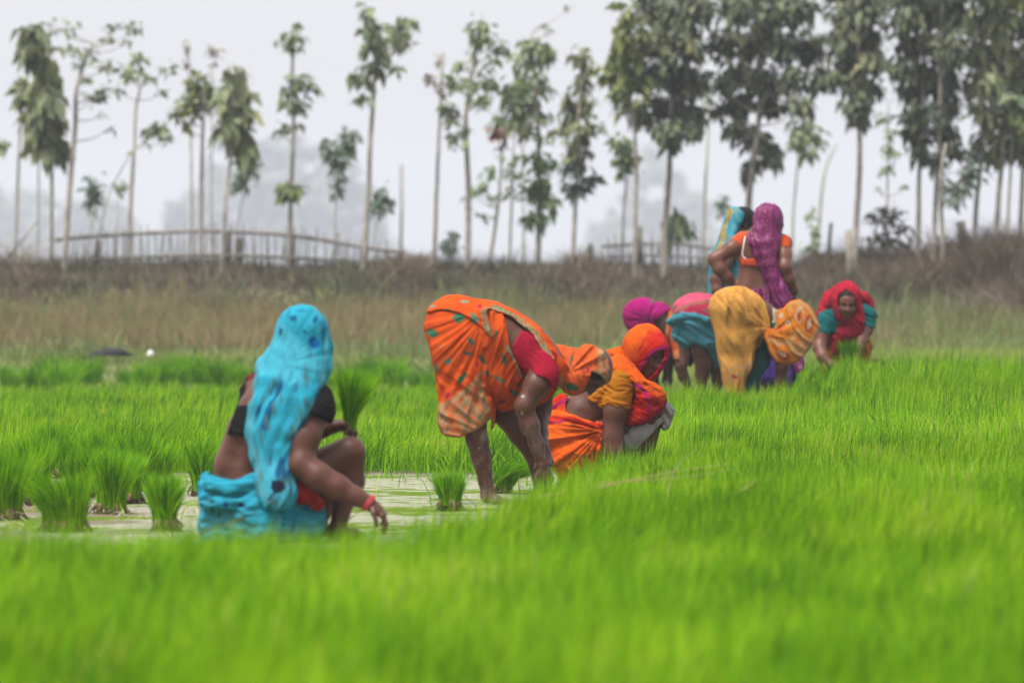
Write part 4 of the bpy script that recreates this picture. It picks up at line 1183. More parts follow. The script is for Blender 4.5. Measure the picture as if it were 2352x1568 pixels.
# ---------------------------------------------------------------- woman in blue, squatting, back to us
def woman_blue():
    F = Fig(413.4, 679.9, .3634, 21.0, 480, 0.0, "person squatting in turquoise sari with a black blouse, back turned, holding a green seedling bundle", .0045)
    pt, ch = F.pt, F.ch
    torso = union([ch([(330, 1290, .09, 185), (520, 1300, -.02, 185)]),
                   ch([(400, 1230, .03, 180), (385, 1080, .02, 168), (470, 880, .01, 178), (545, 740, .01, 178), (640, 610, .0, 150)]),
                   ch([(470, 1090, .10, 150), (560, 880, .10, 150), (620, 740, .08, 160)]),
                   ch([(455, 585, .10, 72), (640, 600, .0, 110), (870, 690, -.10, 92)]),
                   ch([(650, 590, .0, 110), (700, 470, -.01, 78), (760, 330, -.02, 78)])], .05)
    spine = ch([(262, 1240, -.088, 34), (330, 1020, -.088, 34), (410, 820, -.094, 26)])
    torso2 = lambda p: smax(torso(p), -(spine(p)), .05)
    head, inf = head_sdf(pt(775, 262, 0), (.55, .80, -.12), (.10, .0, 1.0))
    arm = ch([(880, 690, -.10, 92), (802, 880, -.16, 90), (778, 1055, -.19, 74), (880, 1128, -.20, 84), (1000, 1192, -.20, 72), (1120, 1254, -.20, 52), (1195, 1290, -.20, 46)], .03)
    rh = hand(pt(1195, 1290, -.20), (.78, .05, -.62), (-.5, .2, -.85), .55, -1, .95)
    larm = ch([(470, 600, .12, 80), (700, 930, .32, 70), (950, 835, .24, 46)], .02)
    lh = hand(pt(945, 830, .24), (.93, -.2, .05), (.0, -.2, -1.0), 1.0, 1, .95)
    leg = union([ch([(560, 1260, -.04, 140), (820, 1110, .0, 118), (1068, 985, .03, 92)]),
                 ch([(1075, 985, .03, 92), (1070, 1170, .05, 94), (1010, 1400, .05, 52), (985, 1480, .04, 48)]),
                 ch([(975, 1490, .05, 50), (1090, 1510, .09, 40), (1150, 1520, .11, 26)])], .02)
    leg2 = union([ch([(460, 1270, .14, 130), (900, 1060, .30, 90)]), ch([(900, 1060, .30, 85), (900, 1300, .28, 80), (850, 1490, .26, 46)]),
                  ch([(850, 1490, .26, 46), (980, 1515, .30, 30)])], .02)
    def body(p):
        d = smin(torso2(p), head(p), .03)
        d = smin(d, arm(p), .03); d = smin(d, larm(p), .02)
        d = smin(d, leg(p), .012); d = smin(d, leg2(p), .012)
        return smin(smin(d, rh(p), .012), lh(p), .012)
    F.mesh("body", body, (100, 60, 1440, 1560, -.42, .48), M_SKIN, skin_col(1.0, .16, .30, 3))
    # blouse
    band = inter(off(torso, .009), F.poly([(300, 872), (360, 690), (480, 680), (620, 690), (900, 800), (930, 900), (700, 900), (460, 880)]))
    slv = inter(off(ch([(868, 655, -.10, 100), (872, 720, -.125, 100), (850, 800, -.15, 98)]), .008), half(pt(880, 770, -.14), pt(850, 900, -.16) - pt(880, 770, -.14)))
    strap = ch([(392, 690, .03, 30), (405, 600, .08, 34), (450, 540, .10, 44), (500, 500, .09, 40)], .01)
    def bl(p): return smin(smin(band(p), slv(p), .01), strap(p), .01)
    def bcol(p, x, y):
        c = full(p, (.014, .013, .014))
        return mix(c, (.20, .03, .035), (np.exp(-((x - 455) / 40) ** 2 - ((y - 520) / 55) ** 2)) * 1.3)
    F.mesh("blouse", disp(bl, folds((.3, .2, 1), .03, .0022, .4, 5, 9)), (260, 440, 1010, 940, -.32, .32), M_CLOTH, bcol)
    # veil: head shell and long fall down the back
    skull = union([ell(pt(772, 235, 0), (.098, .122, .104)), ell(pt(770, 330, .0), (.088, .105, .10)), ch([(760, 380, -.01, 130), (705, 470, -.03, 120)])], .03)
    # soft folds swing from the back of the head to the left shoulder
    fall = union([ch([(650, 380, -.03, 80), (540, 455, -.02, 62), (505, 560, -.04, 52), (485, 690, -.08, 42), (480, 850, -.105, 42), (510, 1000, -.13, 46), (560, 1150, -.16, 48), (600, 1250, -.185, 46)]),
                  ch([(690, 420, -.07, 90), (600, 540, -.095, 72), (560, 700, -.13, 60), (545, 850, -.14, 58), (570, 1010, -.155, 56), (600, 1140, -.175, 52), (630, 1265, -.20, 48)]),
                  ch([(770, 420, -.08, 95), (690, 560, -.13, 78), (640, 720, -.155, 66), (610, 880, -.16, 54), (620, 1040, -.17, 52), (655, 1160, -.19, 50), (660, 1265, -.205, 44)]),
                  ch([(850, 380, -.05, 80), (820, 500, -.12, 70), (755, 660, -.17, 62), (690, 820, -.185, 48), (655, 960, -.19, 42), (660, 1120, -.20, 38), (690, 1220, -.21, 34)]),
                  ch([(900, 330, -.01, 46), (890, 470, -.06, 50), (852, 620, -.15, 42), (775, 740, -.19, 36), (705, 850, -.20, 30)]),
                  ch([(560, 1150, -.17, 50), (600, 1250, -.19, 62), (650, 1270, -.20, 60), (690, 1230, -.21, 34)])], .05)
    def veil(p): return smin(skull(p), fall(p), .05)
    hole = ell(pt(830, 270, .19), (.075, .13, .105))
    ax = pt(600, 1200, -.2) - pt(760, 420, -.05)
    vf = folds(np.cross(ax, (0, 1, 0)), .085, .0075, .5, 8, 4.5, lambda p: smooth01(.80, .62, p[:, 2]), .12)
    vf3 = folds(np.cross(ax, (0, 1, 0)) + np.array([.02, 0, .04]), .034, .0020, .5, 88, 5, None, .14)
    vf2 = fan(pt(640, 430, -.05), ((1, 0, 0), (0, 0, 1)), 17, .0045, .22, 9)
    sh = cut(disp(veil, vf, vf3, lambda p: vf2(p) * smooth01(.52, .66, p[:, 2]) * .8), hole, .012)
    def vcol(p, x, y):
        c = full(p, (.030, .42, .60)) * (1 + .12 * wob(p, 7, 4)[:, None])
        j = .25 * wob(p, 40, 6)
        c = mix(c, (.10, .52, .68), smooth01(.1, .5, wob(p, 5, 21)) * .6)
        lat = (y > 560)
        w = np.clip(wob(p * np.array([1, 1, .45]), 26, 31) * 1.7 - .35, 0, 1) * smooth01(430, 640, y) * smooth01(0, 90, x - (452 + np.clip(y - 880, 0, 400) * .25))
        c = mix(c, (.006, .08, .25), np.clip(w * 1.6, 0, .9))
        w = np.clip(wob(p * np.array([1, 1, .5]), 34, 37) * 1.6 - .55, 0, 1) * smooth01(380, 600, y)
        c = mix(c, (.09, .20, .20), np.clip(w * 1.3, 0, .7))
        spots(c, x, y, [(722, 142, 22, 20, 0, (.008, .12, .25)), (862, 150, 14, 26, .3, (.008, .13, .27)), (642, 222, 12, 26, .1, (.008, .10, .22)),
                        (795, 222, 14, 10, .4, (.01, .12, .3)), (855, 292, 48, 28, .95, (.005, .17, .50)), (775, 95, 40, 6, .1, (.02, .18, .3)), (690, 110, 5, 40, .2, (.02, .2, .33)),
                        (640, 1190, 46, 44, 0, (.010, .022, .045)), (585, 1270, 14, 40, .4, (.02, .1, .16)), (910, 210, 7, 60, 0, (.02, .2, .35))], j)
        e = lineband(x, y, [(935, 250), (915, 450), (885, 630), (790, 760), (700, 870)])
        c = mix(c, (.16, .40, .46), (1 - smooth01(5, 14, e)) * .55)
        e = lineband(x, y, [(505, 430), (470, 600), (455, 760), (450, 880), (500, 1060), (560, 1280), (640, 1300)])
        return mix(c, (.16, .38, .42), (1 - smooth01(6, 18, e)) * .55)
    F.mesh("veil", sh, (400, 20, 1000, 1370, -.36, .22), M_CLOTH, vcol, .0042)
    # sari wrapped round the hips, rolled at the waist
    hips = union([ch([(320, 1370, .07, 195), (560, 1370, -.04, 205)]), ch([(560, 1400, -.10, 170), (800, 1450, -.06, 108), (880, 1420, -.02, 70)]),
                  ch([(300, 1480, .06, 178), (560, 1490, -.06, 190)]), ch([(480, 1320, .12, 160), (760, 1380, .2, 120)])], .06)
    r1 = ch([(150, 1140, .10, 24), (165, 1160, .02, 30), (215, 1195, -.075, 34), (330, 1222, -.115, 46), (450, 1180, -.13, 54), (560, 1120, -.125, 58), (640, 1150, -.105, 50)], .02)
    r2 = ch([(160, 1275, .08, 40), (172, 1280, -.04, 42), (240, 1292, -.10, 32), (330, 1300, -.125, 26), (460, 1290, -.15, 24), (640, 1290, -.15, 24)], .02)
    back = ch([(240, 1230, .06, 90), (300, 1250, -.02, 110), (520, 1230, -.06, 110)])
    top = F.poly([(100, 1100), (150, 1105), (215, 1150), (300, 1180), (420, 1150), (520, 1090), (760, 1180), (920, 1330), (900, 1560), (110, 1560), (90, 1300)])
    def sk(p): return smin(smin(inter(smin(hips, 0, 1) if False else hips, top, .02)(p), back(p), .03), smin(r1(p), r2(p), .02), .045)
    skf = disp(sk, folds((.2, .1, 1), .040, .0075, .5, 13, 4), fan(pt(640, 1150, -.15), ((1, 0, 0), (0, 0, 1)), 14, .005, .3, 14))
    def scol(p, x, y):
        c = full(p, (.028, .38, .55)) * (1 + .14 * wob(p, 8, 4)[:, None])
        c = mix(c, (.09, .50, .66), smooth01(.1, .5, wob(p, 5, 24)) * .5)
        w = np.clip(wob(p * np.array([1, 1, 1.6]), 30, 41) * 1.8 - .6, 0, 1) * ((y > 1220))
        c = mix(c, (.010, .10, .22), w * .8)
        w = np.clip(wob(p, 36, 43) * 1.6 - .6, 0, 1) * (y > 1200)
        c = mix(c, (.09, .18, .15), w * .5)
        e = np.abs(y - (1475 - (x - 200) * .38)); c = mix(c, (.25, .24, .13), (1 - smooth01(6, 16, e)) * (x < 430) * .7)
        return spots(c, x, y, [(300, 1310, 22, 20, 0, (.008, .07, .2)), (400, 1310, 26, 14, .2, (.006, .03, .12)), (212, 1350, 10, 26, 0, (.01, .1, .2)), (250, 1370, 8, 24, 0, (.01, .1, .2))], .25 * wob(p, 40, 6))
    F.mesh("sari", skf, (60, 1040, 980, 1580, -.36, .36), M_CLOTH, scol)
    pet = ch([(700, 1190, -.13, 50), (780, 1230, -.13, 58), (880, 1300, -.10, 44)], .02)
    F.mesh("petticoat", disp(pet, folds((1, 0, .5), .03, .004, .4, 3)), (600, 1100, 980, 1400, -.3, .05), M_CLOTH, (.50, .035, .022))
    ring(F, "bracelet", pt(1205, 1297, -.20), (.78, .05, -.62), 55 * F.s, .0045, M_BANGLE)
    ring(F, "bracelet", pt(1190, 1288, -.20), (.78, .05, -.62), 56 * F.s, .0035, M_BANGLE)
    # seedlings she holds up
    b = pt(1062, 880, .215) + np.array(F.root.location)
    bundle(b, .245, .16, 620, "fan of seedlings held upright in the hand of the woman in blue", "seedling bundles in hands", (.16, 0), .7, base_w=.24, roots=False, mat=M_BUND)

# ---------------------------------------------------------------- woman bending in orange
def woman_orange():
    F = Fig(946.3, 661.5, .3165, 25.0, 520, 0.0, "person bending deeply in orange sari with green motifs and crimson blouse, reaching to the ground", .0045)
    pt, ch = F.pt, F.ch
    ax = [(320, 300, 205), (600, 330, 178), (830, 455, 180), (985, 565, 140)]
    torso = union([ch([(x, y, -.05, r) for x, y, r in ax], .05), ch([(x, y, .06, r) for x, y, r in ax], .05),
                   ch([(940, 560, -.14, 80), (985, 575, .0, 120), (980, 590, .15, 80)]),
                   ch([(990, 570, 0, 100), (1120, 570, 0, 74), (1220, 590, 0, 76)])], .05)
    head, inf = head_sdf(pt(1290, 590, 0), (.30, -.22, -.92), (.90, -.05, .30), .93)
    narm = ch([(950, 590, -.16, 95), (900, 700, -.185, 84), (812, 850, -.20, 64), (855, 985, -.19, 60), (905, 1130, -.16, 47), (938, 1265, -.13, 40)], .03)
    nh = hand(pt(940, 1270, -.13), (.36, .05, -.93), (-.4, .6, -.1), .5, -1, .95)
    farm = ch([(980, 610, .16, 88), (940, 880, .20, 68), (930, 1060, .10, 52), (958, 1165, .0, 42)], .03)
    fh = hand(pt(958, 1165, 0), (.25, -.2, -.94), (-.5, -.7, 0), .7, 1, .95)
    nleg = union([ch([(340, 400, -.09, 170), (420, 720, -.09, 125), (452, 960, -.09, 88), (470, 1090, -.08, 78), (505, 1230, -.075, 72), (535, 1400, -.07, 50), (548, 1500, -.07, 44)]),
                  ch([(545, 1505, -.07, 44), (610, 1530, -.08, 34), (680, 1545, -.09, 22)])], .02)
    fleg = union([ch([(400, 400, .11, 160), (560, 700, .13, 120), (690, 930, .14, 92), (780, 1070, .15, 76), (862, 1200, .16, 54), (905, 1330, .17, 44), (930, 1450, .17, 42)]),
                  ch([(930, 1460, .17, 42), (1010, 1490, .16, 28)])], .02)
    def body(p):
        d = smin(torso(p), head(p), .02)
        d = smin(smin(d, nleg(p), .02), fleg(p), .02)
        d = smin(smin(d, narm(p), .025), farm(p), .02)
        return smin(smin(d, nh(p), .012), fh(p), .012)
    def mudspots(c, p, x, y):
        return spots(c, x, y, [(803, 778, 12, 9, 0, (.24, .22, .2)), (796, 898, 9, 14, 0, (.22, .2, .18)), (490, 1155, 14, 10, .6, (.17, .15, .14)), (505, 1240, 8, 6, 0, (.15, .13, .12))], .3 * wob(p, 60, 9))
    F.mesh("body", body, (60, 60, 1480, 1580, -.40, .42), M_SKIN, skin_col(1.0, .85, .35, 13, mudspots))
    face_bits(F, inf)
    OR = np.array([.80, .105, .012], np.float32); BE = np.array([.46, .27, .13], np.float32); GR = np.array([.045, .20, .11], np.float32)
    def print_border(c, p, x, y, w, seed):
        b = full(p, BE)
        k = np.clip(wob(p * np.array([1, .2, 1]), 55, seed) * 2.2 + .0, 0, 1)
        b = mix(b, (.66, .12, .035), k * .85)
        k = np.clip(wob(p * np.array([1, .2, 1]), 60, seed + 9) * 2.5 - .7, 0, 1)
        b = mix(b, (.07, .23, .14), k)
        return c * (1 - w[:, None]) + b * w[:, None]
    # ---- lower sari, hitched above the knee
    hips = union([ch([(312, 292, -.07, 222), (330, 420, -.08, 215), (365, 640, -.09, 178), (385, 900, -.09, 182), (390, 1060, -.09, 190)], .05),
                  ch([(325, 292, .09, 215), (400, 560, .11, 185), (470, 800, .12, 150), (500, 960, .12, 120)], .05),
                  ch([(540, 330, -.05, 190), (520, 560, -.05, 150)], .05), ch([(540, 340, .07, 190), (520, 600, .06, 160)], .05)], .06)
    out = F.poly([(60, 240), (110, 140), (250, 60), (420, 50), (600, 90), (690, 180), (690, 420), (620, 600), (605, 760), (620, 930), (605, 1010), (570, 1020), (583, 938), (500, 1005), (390, 1058), (350, 1080), (250, 1070), (205, 1045), (183, 960), (190, 830), (170, 640), (125, 420), (75, 300)])
    fd = [fan(pt(560, 150, -.1), ((1, 0, 0), (0, 0, 1)), 30, .0075, .22, 3, 4), folds((.5, .2, 1), .075, .0065, .5, 7, 4, lambda p: smooth01(.55, .75, -p[:, 2] + 1.25))]
    def scol(p, x, y):
        c = full(p, OR) * (1 + .10 * wob(p, 8, 2)[:, None])
        c = mix(c, (.55, .055, .01), smooth01(.1, .6, wob(p, 6, 5)) * .35)
        j = .35 * wob(p, 60, 3)
        spots(c, x, y, [(340, 215, 46, 30, .5, GR), (148, 328, 38, 32, .3, GR), (432, 385, 18, 34, -.4, (.08, .17, .12)), (265, 530, 36, 18, -.4, (.09, .2, .13)), (365, 650, 48, 18, -.8, GR),
                        (180, 575, 12, 34, -.2, GR), (455, 225, 26, 40, -.5, (.2, .25, .15)), (410, 470, 44, 9, .2, (.04, .14, .1)), (265, 770, 18, 22, 0, (.40, .02, .06)), (475, 548, 12, 18, 0, (.42, .02, .05)),
                        (515, 520, 16, 40, -.5, (.07, .12, .08)), (545, 620, 14, 30, -.4, (.06, .14, .1)), (215, 420, 10, 8, 0, (.3, .25, .15)), (262, 155, 26, 10, 0, (.1, .2, .13)), (600, 660, 30, 14, .5, (.1, .22, .14))], j)
        w = smooth01(-14, 6, (y - 850) + (x - 190) * .62) * smooth01(40, 10, (y - 1060) - 1000) * (x < 600)
        w = w * smooth01(0, 16, 505 - x + np.clip(y - 640, 0, 400) * .32)
        c = print_border(c, p, x, y, w.astype(np.float32) * .95, 33)
        st = ((np.abs(x - 305 - (y - 950) * .2) < 38) | (np.abs(x - 455) < 34) & (y < 830)) * w * .75
        c = mix(c, (.66, .12, .03), st * (np.sin(x * .45) > -.6))
        e = lineband(x, y, [(190, 850), (290, 820), (380, 750), (450, 680), (500, 610)])
        c = mix(c, BE, (1 - smooth01(7, 15, e)) * .9)
        e = lineband(x, y, [(205, 1050), (390, 1055), (500, 1000), (585, 938)])
        return mix(c, (.55, .22, .09), (1 - smooth01(8, 18, e)) * .9)
    F.mesh("sari", inter(disp(hips, *fd), out, .016), (30, 20, 740, 1130, -.34, .38), M_CLOTH, scol)
    # ---- wrap across waist and belly
    wrap = union([off(torso, .014), ch([(560, 420, -.06, 205), (640, 640, -.04, 170), (690, 780, 0, 100)], .05), ch([(560, 430, .08, 200), (690, 740, .05, 120)], .05),
                  ch([(640, 800, .0, 88), (840, 800, .03, 70), (1010, 740, .05, 64)], .03)], .04)
    wp = F.poly([(470, 120), (640, 150), (668, 195), (690, 300), (712, 420), (745, 500), (795, 610), (840, 680), (960, 720), (1060, 700), (1060, 740), (980, 820), (880, 888), (770, 880), (640, 895), (570, 870), (540, 760), (520, 600), (500, 400)])
    wf = [folds((1, .1, -.30), .034, .0052, .28, 17, 3)]
    def wcol(p, x, y):
        c = full(p, OR) * (.98 + .10 * wob(p, 8, 2)[:, None])
        c = mix(c, (.42, .035, .01), smooth01(.0, .6, wob(p, 7, 6)) * .3)
        spots(c, x, y, [(640, 660, 44, 14, .5, (.13, .22, .14)), (745, 760, 44, 14, .7, (.07, .2, .13)), (690, 440, 10, 34, -.2, (.10, .2, .12)), (670, 520, 14, 44, -.3, (.06, .16, .1)), (575, 800, 16, 40, -.3, (.07, .16, .1)), (612, 330, 10, 30, -.2, (.07, .17, .11)), (650, 825, 40, 12, -.2, (.35, .02, .05)), (780, 700, 26, 9, .6, (.08, .2, .12))], .35 * wob(p, 60, 3))
        e = lineband(x, y, [(690, 420), (745, 520), (800, 640), (845, 690)])
        return mix(c, (.24, .28, .16), (1 - smooth01(6, 13, e)) * .85)
    F.mesh("wrap", inter(disp(wrap, *wf), wp, .012), (440, 80, 1120, 930, -.36, .36), M_CLOTH, wcol)
    # ---- blouse
    slv = union([ch([(950, 520, -.13, 112), (958, 640, -.175, 106), (935, 740, -.19, 104)]), ch([(980, 560, .14, 105), (960, 720, .18, 98)])], .02)
    slv = inter(slv, F.poly([(880, 480), (1080, 420), (1090, 720), (1040, 740), (1000, 690), (985, 665), (895, 626), (860, 600)]), .006)
    bl = lambda p: smin(inter(off(torso, .012), F.poly([(800, 305), (870, 330), (1000, 400), (1090, 560), (1060, 730), (960, 760), (850, 690), (770, 560), (735, 470), (727, 425)]))(p), slv(p), .012)
    def bcol(p, x, y):
        return full(p, (.40, .008, .035)) * (1 + .12 * wob(p, 9, 2)[:, None])
    F.mesh("blouse", disp(bl, folds((1, 0, .7), .04, .0022, .5, 19, 6)), (690, 260, 1130, 800, -.36, .36), M_CLOTH, bcol)
    # ---- pallu over the back, with its hanging point
    pal = union([off(hips, .012), off(torso, .020), ch([(520, 190, -.16, 60), (570, 300, -.185, 30), (592, 372, -.19, 12)], .02)], .02)
    pp = F.poly([(98, 178), (120, 130), (240, 50), (420, 40), (560, 80), (760, 170), (910, 270), (1010, 380), (1060, 470), (1130, 560), (1190, 700), (1170, 790), (1120, 785), (1085, 760), (1045, 640), (985, 510), (930, 420), (875, 330), (800, 265), (720, 205), (650, 180), (560, 152), (538, 165), (560, 250), (597, 380), (585, 375), (520, 300), (450, 240), (370, 190), (300, 165), (210, 158)])
    pa = inter(pal, pp, .008)
    pa = inter(pa, half(pt(500, 300, .13), (0, 1, 0)), .02)
    def pcol(p, x, y):
        c = full(p, OR) * (1.02 + .10 * wob(p, 8, 2)[:, None])
        spots(c, x, y, [(380, 98, 30, 10, .1, (.3, .36, .22)), (150, 135, 24, 9, -.5, (.2, .28, .2)), (495, 130, 18, 14, 0, (.42, .02, .05)), (455, 225, 22, 46, -.6, (.13, .25, .16)), (620, 138, 46, 10, .35, (.13, .27, .17)), (262, 157, 22, 9, 0, (.10, .2, .13))], .35 * wob(p, 60, 3))
        e = lineband(x, y, [(590, 380), (545, 260), (530, 170), (600, 165), (680, 185), (800, 250), (890, 330), (960, 440), (1020, 560), (1080, 700), (1130, 780)])
        w = 1 - smooth01(24, 36, e)
        c = print_border(c, p, x, y, w, 55)
        e = lineband(x, y, [(870, 320), (930, 420), (985, 510), (1045, 640), (1085, 760)])
        return mix(c, (.52, .34, .19), (1 - smooth01(6, 13, e)))
    F.mesh("pallu", disp(pa, folds((.3, 0, 1), .05, .003, .4, 23, 5)), (70, 0, 1230, 840, -.36, .30), M_CLOTH, pcol)
    # ---- hood over the head
    hd = union([ell(pt(1285, 590, 0), (.098, .108, .112)), ch([(1060, 560, .0, 150), (1150, 600, .0, 158)], .03), ell(pt(1180, 640, -.02), (.07, .10, .09)), ell(pt(1375, 580, 0), (.045, .095, .085))], .03)
    cav = union([ell(pt(1330, 690, 0), (.062, .088, .075)), ell(pt(1290, 590, 0), (.080, .090, .094))], .02)
    hf = [fan(pt(1130, 620, -.1), ((1, 0, 0), (0, 0, 1)), 15, .006, .25, 29, 6), folds((1, 0, .25), .042, .004, .4, 31, 6)]
    hd = disp(hd, *hf)
    hd = cut(hd, inter(cav, F.poly([(1300, 605), (1360, 615), (1388, 650), (1405, 700), (1360, 800), (1240, 830), (1225, 770), (1265, 720), (1290, 650)]), .01), .008)
    hp = F.poly([(985, 390), (1040, 408), (1110, 408), (1150, 424), (1235, 404), (1330, 414), (1395, 455), (1432, 540), (1442, 610), (1425, 680), (1405, 706), (1392, 680), (1375, 640), (1330, 612), (1300, 602), (1290, 650), (1262, 722), (1222, 772), (1155, 786), (1105, 765), (1060, 690), (1020, 560), (975, 470)])
    hf = [fan(pt(1130, 620, -.1), ((1, 0, 0), (0, 0, 1)), 15, .006, .25, 29, 6), folds((1, 0, .25), .042, .004, .4, 31, 6)]
    def hcol(p, x, y):
        c = full(p, (.82, .135, .03)) * (1.0 + .10 * wob(p, 8, 2)[:, None])
        spots(c, x, y, [(1155, 715, 56, 26, .12, (.06, .2, .11)), (1155, 520, 10, 44, .2, (.10, .16, .10)), (1200, 412, 40, 8, -.1, (.5, .42, .34)), (1275, 590, 10, 16, 0, (.5, .03, .12)), (1375, 490, 34, 28, .6, (.16, .30, .20))], .3 * wob(p, 60, 3))
        w = smooth01(0, 14, x - (1338 + (y - 470) * .0) + np.clip(y - 540, 0, 100) * .38)
        c = print_border(c, p, x, y, w * .95, 77)
        e = lineband(x, y, [(1085, 770), (1150, 786), (1222, 774)])
        c = mix(c, BE, (1 - smooth01(8, 16, e)))
        e = lineband(x, y, [(1302, 606), (1335, 614), (1378, 642), (1400, 690)])
        return mix(c, (.50, .36, .22), (1 - smooth01(6, 12, e)) * .8)
    F.mesh("veil", inter(hd, hp, .01), (940, 360, 1480, 830, -.22, .22), M_CLOTH, hcol, .0042)
    hair = inter(ell(pt(1318, 618, 0), (.066, .084, .06)), half(pt(1330, 665, 0), (-.3, 0, -1)), .01)
    F.mesh("hair", hair, (1190, 500, 1450, 760, -.12, .12), M_HAIR, (0, 0, 0))
    ring(F, "bangle", pt(936, 1258, -.13), (.30, .05, -.95), 46 * F.s, .004, M_BANGLED)
    ring(F, "bangle", pt(942, 1272, -.128), (.30, .05, -.95), 46 * F.s, .004, M_BANGLED)

# ---------------------------------------------------------------- woman squatting in red and orange, face turned to us
def woman_red():
    F = Fig(1222.0, 716.7, .23445, 26.5, 560, 0.0, "person squatting in red and orange sari with mustard blouse, face half hidden under a hood", .0045)
    pt, ch = F.pt, F.ch
    torso = union([ch([(340, 1290, -.05, 250), (350, 1290, .10, 250)]), ch([(400, 1210, -.03, 230), (500, 1000, -.03, 205), (690, 820, -.03, 215), (850, 720, -.02, 180)], .04),
                   ch([(420, 1200, .09, 225), (540, 990, .09, 200), (720, 810, .09, 205)], .04),
                   ch([(850, 730, -.13, 115), (890, 660, .0, 150), (880, 700, .14, 110)], .04), ch([(900, 640, 0, 150), (1020, 540, -.01, 110), (1110, 430, -.02, 110)], .04)], .06)
    crease = ch([(470, 975, -.155, 14), (600, 1010, -.16, 14), (680, 1015, -.15, 10)])
    head, inf = head_sdf(pt(1146, 418, -.03), (.60, -.72, -.30), (.40, .10, .92), .93)
    arm = ch([(850, 720, -.14, 130), (815, 960, -.165, 112), (775, 1230, -.17, 100), (790, 1360, -.18, 90), (850, 1540, -.2, 64)], .03)
    hd_ = hand(pt(850, 1540, -.2), (.5, .1, -.85), (0, .8, -.3), .5, -1)
    farm = ch([(900, 720, .15, 115), (1010, 1050, .12, 95), (960, 1290, -.02, 85), (930, 1480, -.12, 60)], .03)
    legs = union([ch([(380, 1330, -.07, 210), (800, 1150, -.06, 160), (1160, 960, -.05, 125)]), ch([(1160, 970, -.05, 120), (1060, 1350, -.03, 110), (960, 1660, 0, 62)]),
                  ch([(960, 1680, 0, 60), (1120, 1720, -.01, 40)]),
                  ch([(420, 1330, .15, 210), (1200, 960, .18, 125)]), ch([(1200, 970, .18, 120), (1100, 1350, .19, 110), (1020, 1660, .2, 60)]), ch([(1020, 1680, .2, 60), (1170, 1720, .2, 40)])], .03)
    def body(p):
        d = smax(torso(p), -crease(p), .03)
        d = smin(d, head(p), .02)
        d = smin(smin(smin(d, arm(p), .02), farm(p), .02), legs(p), .02)
        return smin(d, hd_(p), .01)
    lc = lipcol(inf)
    F.mesh("body", body, (60, 120, 1480, 1780, -.42, .42), M_SKIN, skin_col(.95, .2, .15, 23, lc))
    face_bits(F, inf)
    g = Geo(); q = inf['q']; c0 = q(-.013, .103, -.034)
    th = np.linspace(0, 2 * np.pi, 9)
    g.tube([c0 + np.array([.005 * math.cos(a), -.002, .005 * math.sin(a)]) for a in th], .0012, 5, False); g.obj("nose_ring", M_GOLD, F.root, True)
    OR = np.array([.86, .125, .008], np.float32); RD = np.array([.62, .022, .012], np.float32); MG = np.array([.42, .012, .16], np.float32)
    # lower sari
    low = union([off(torso, .016), ch([(330, 1270, -.08, 262), (350, 1450, -.08, 240), (450, 1600, -.06, 200)], .05), ch([(330, 1290, .12, 255), (400, 1500, .12, 240)], .05), ch([(400, 1340, -.09, 235), (640, 1240, -.10, 190)], .05)], .06)
    lp = F.poly([(52, 1060), (85, 1000), (200, 975), (340, 990), (480, 1045), (600, 1085), (672, 1088), (700, 1180), (720, 1330), (700, 1560), (560, 1720), (330, 1720), (230, 1520), (185, 1420), (130, 1300), (80, 1235), (62, 1200), (90, 1120)])
    roll = ch([(75, 1080, .05, 36), (110, 1040, -.08, 40), (220, 1030, -.135, 40), (400, 1055, -.175, 38), (560, 1105, -.19, 34), (670, 1110, -.18, 28)], .02)
    lf = [fan(pt(690, 1150, -.2), ((1, 0, 0), (0, 0, 1)), 26, .008, .20, 43, 4), folds((.5, .1, 1), .06, .005, .5, 41, 5)]
    def lcol(p, x, y):
        c = full(p, OR) * (1 + .08 * wob(p, 8, 2)[:, None])
        c = mix(c, (.45, .07, .008), np.clip(wob(p, 26, 7) * 1.5 - .55, 0, 1) * .5)
        c = mix(c, RD, (1 - smooth01(16, 40, lineband(x, y, [(70, 1060), (220, 1035), (400, 1040), (540, 1095), (680, 1105)]))) * .9)
        return mix(c, MG * .7, (1 - smooth01(6, 16, lineband(x, y, [(150, 1075), (260, 1070), (330, 1050)]))) * .8)
    F.mesh("sari", disp(lambda p: smin(inter(low, lp, .02)(p), roll(p), .02), *lf), (20, 930, 780, 1760, -.36, .36), M_CLOTH, lcol)
    # cloth down the far side of the back
    bk = union([off(torso, .012)], .02)
    bp = F.poly([(108, 905), (225, 830), (285, 775), (340, 815), (350, 850), (322, 880), (335, 940), (372, 1005), (300, 1010), (130, 1000)])
    bk2 = inter(lambda p: np.minimum(bk(p), ch([(180, 960, .06, 80), (300, 870, .06, 70), (420, 760, .1, 70)])(p)), bp, .01)
    def bkc(p, x, y):
        c = full(p, RD) * (1 + .1 * wob(p, 9, 4)[:, None]); c = mix(c, OR, smooth01(850, 1000, y) * .7)
        return mix(c, MG, (1 - smooth01(9, 18, lineband(x, y, [(150, 960), (250, 910), (330, 850)]))))
    F.mesh("sari_back", disp(bk2, folds((.3, 0, 1), .03, .004, .4, 47)), (80, 740, 420, 1040, -.3, .3), M_CLOTH, bkc)
    # blouse
    slv = inter(ch([(865, 690, -.14, 140), (825, 900, -.16, 132), (800, 960, -.165, 128)]), half(pt(822, 925, -.16), pt(790, 1100, -.17) - pt(835, 850, -.16)), .006)
    bt = inter(off(torso, .013), F.poly([(540, 835), (640, 760), (760, 640), (830, 600), (1000, 690), (1010, 800), (900, 950), (700, 950), (640, 910), (590, 870)]))
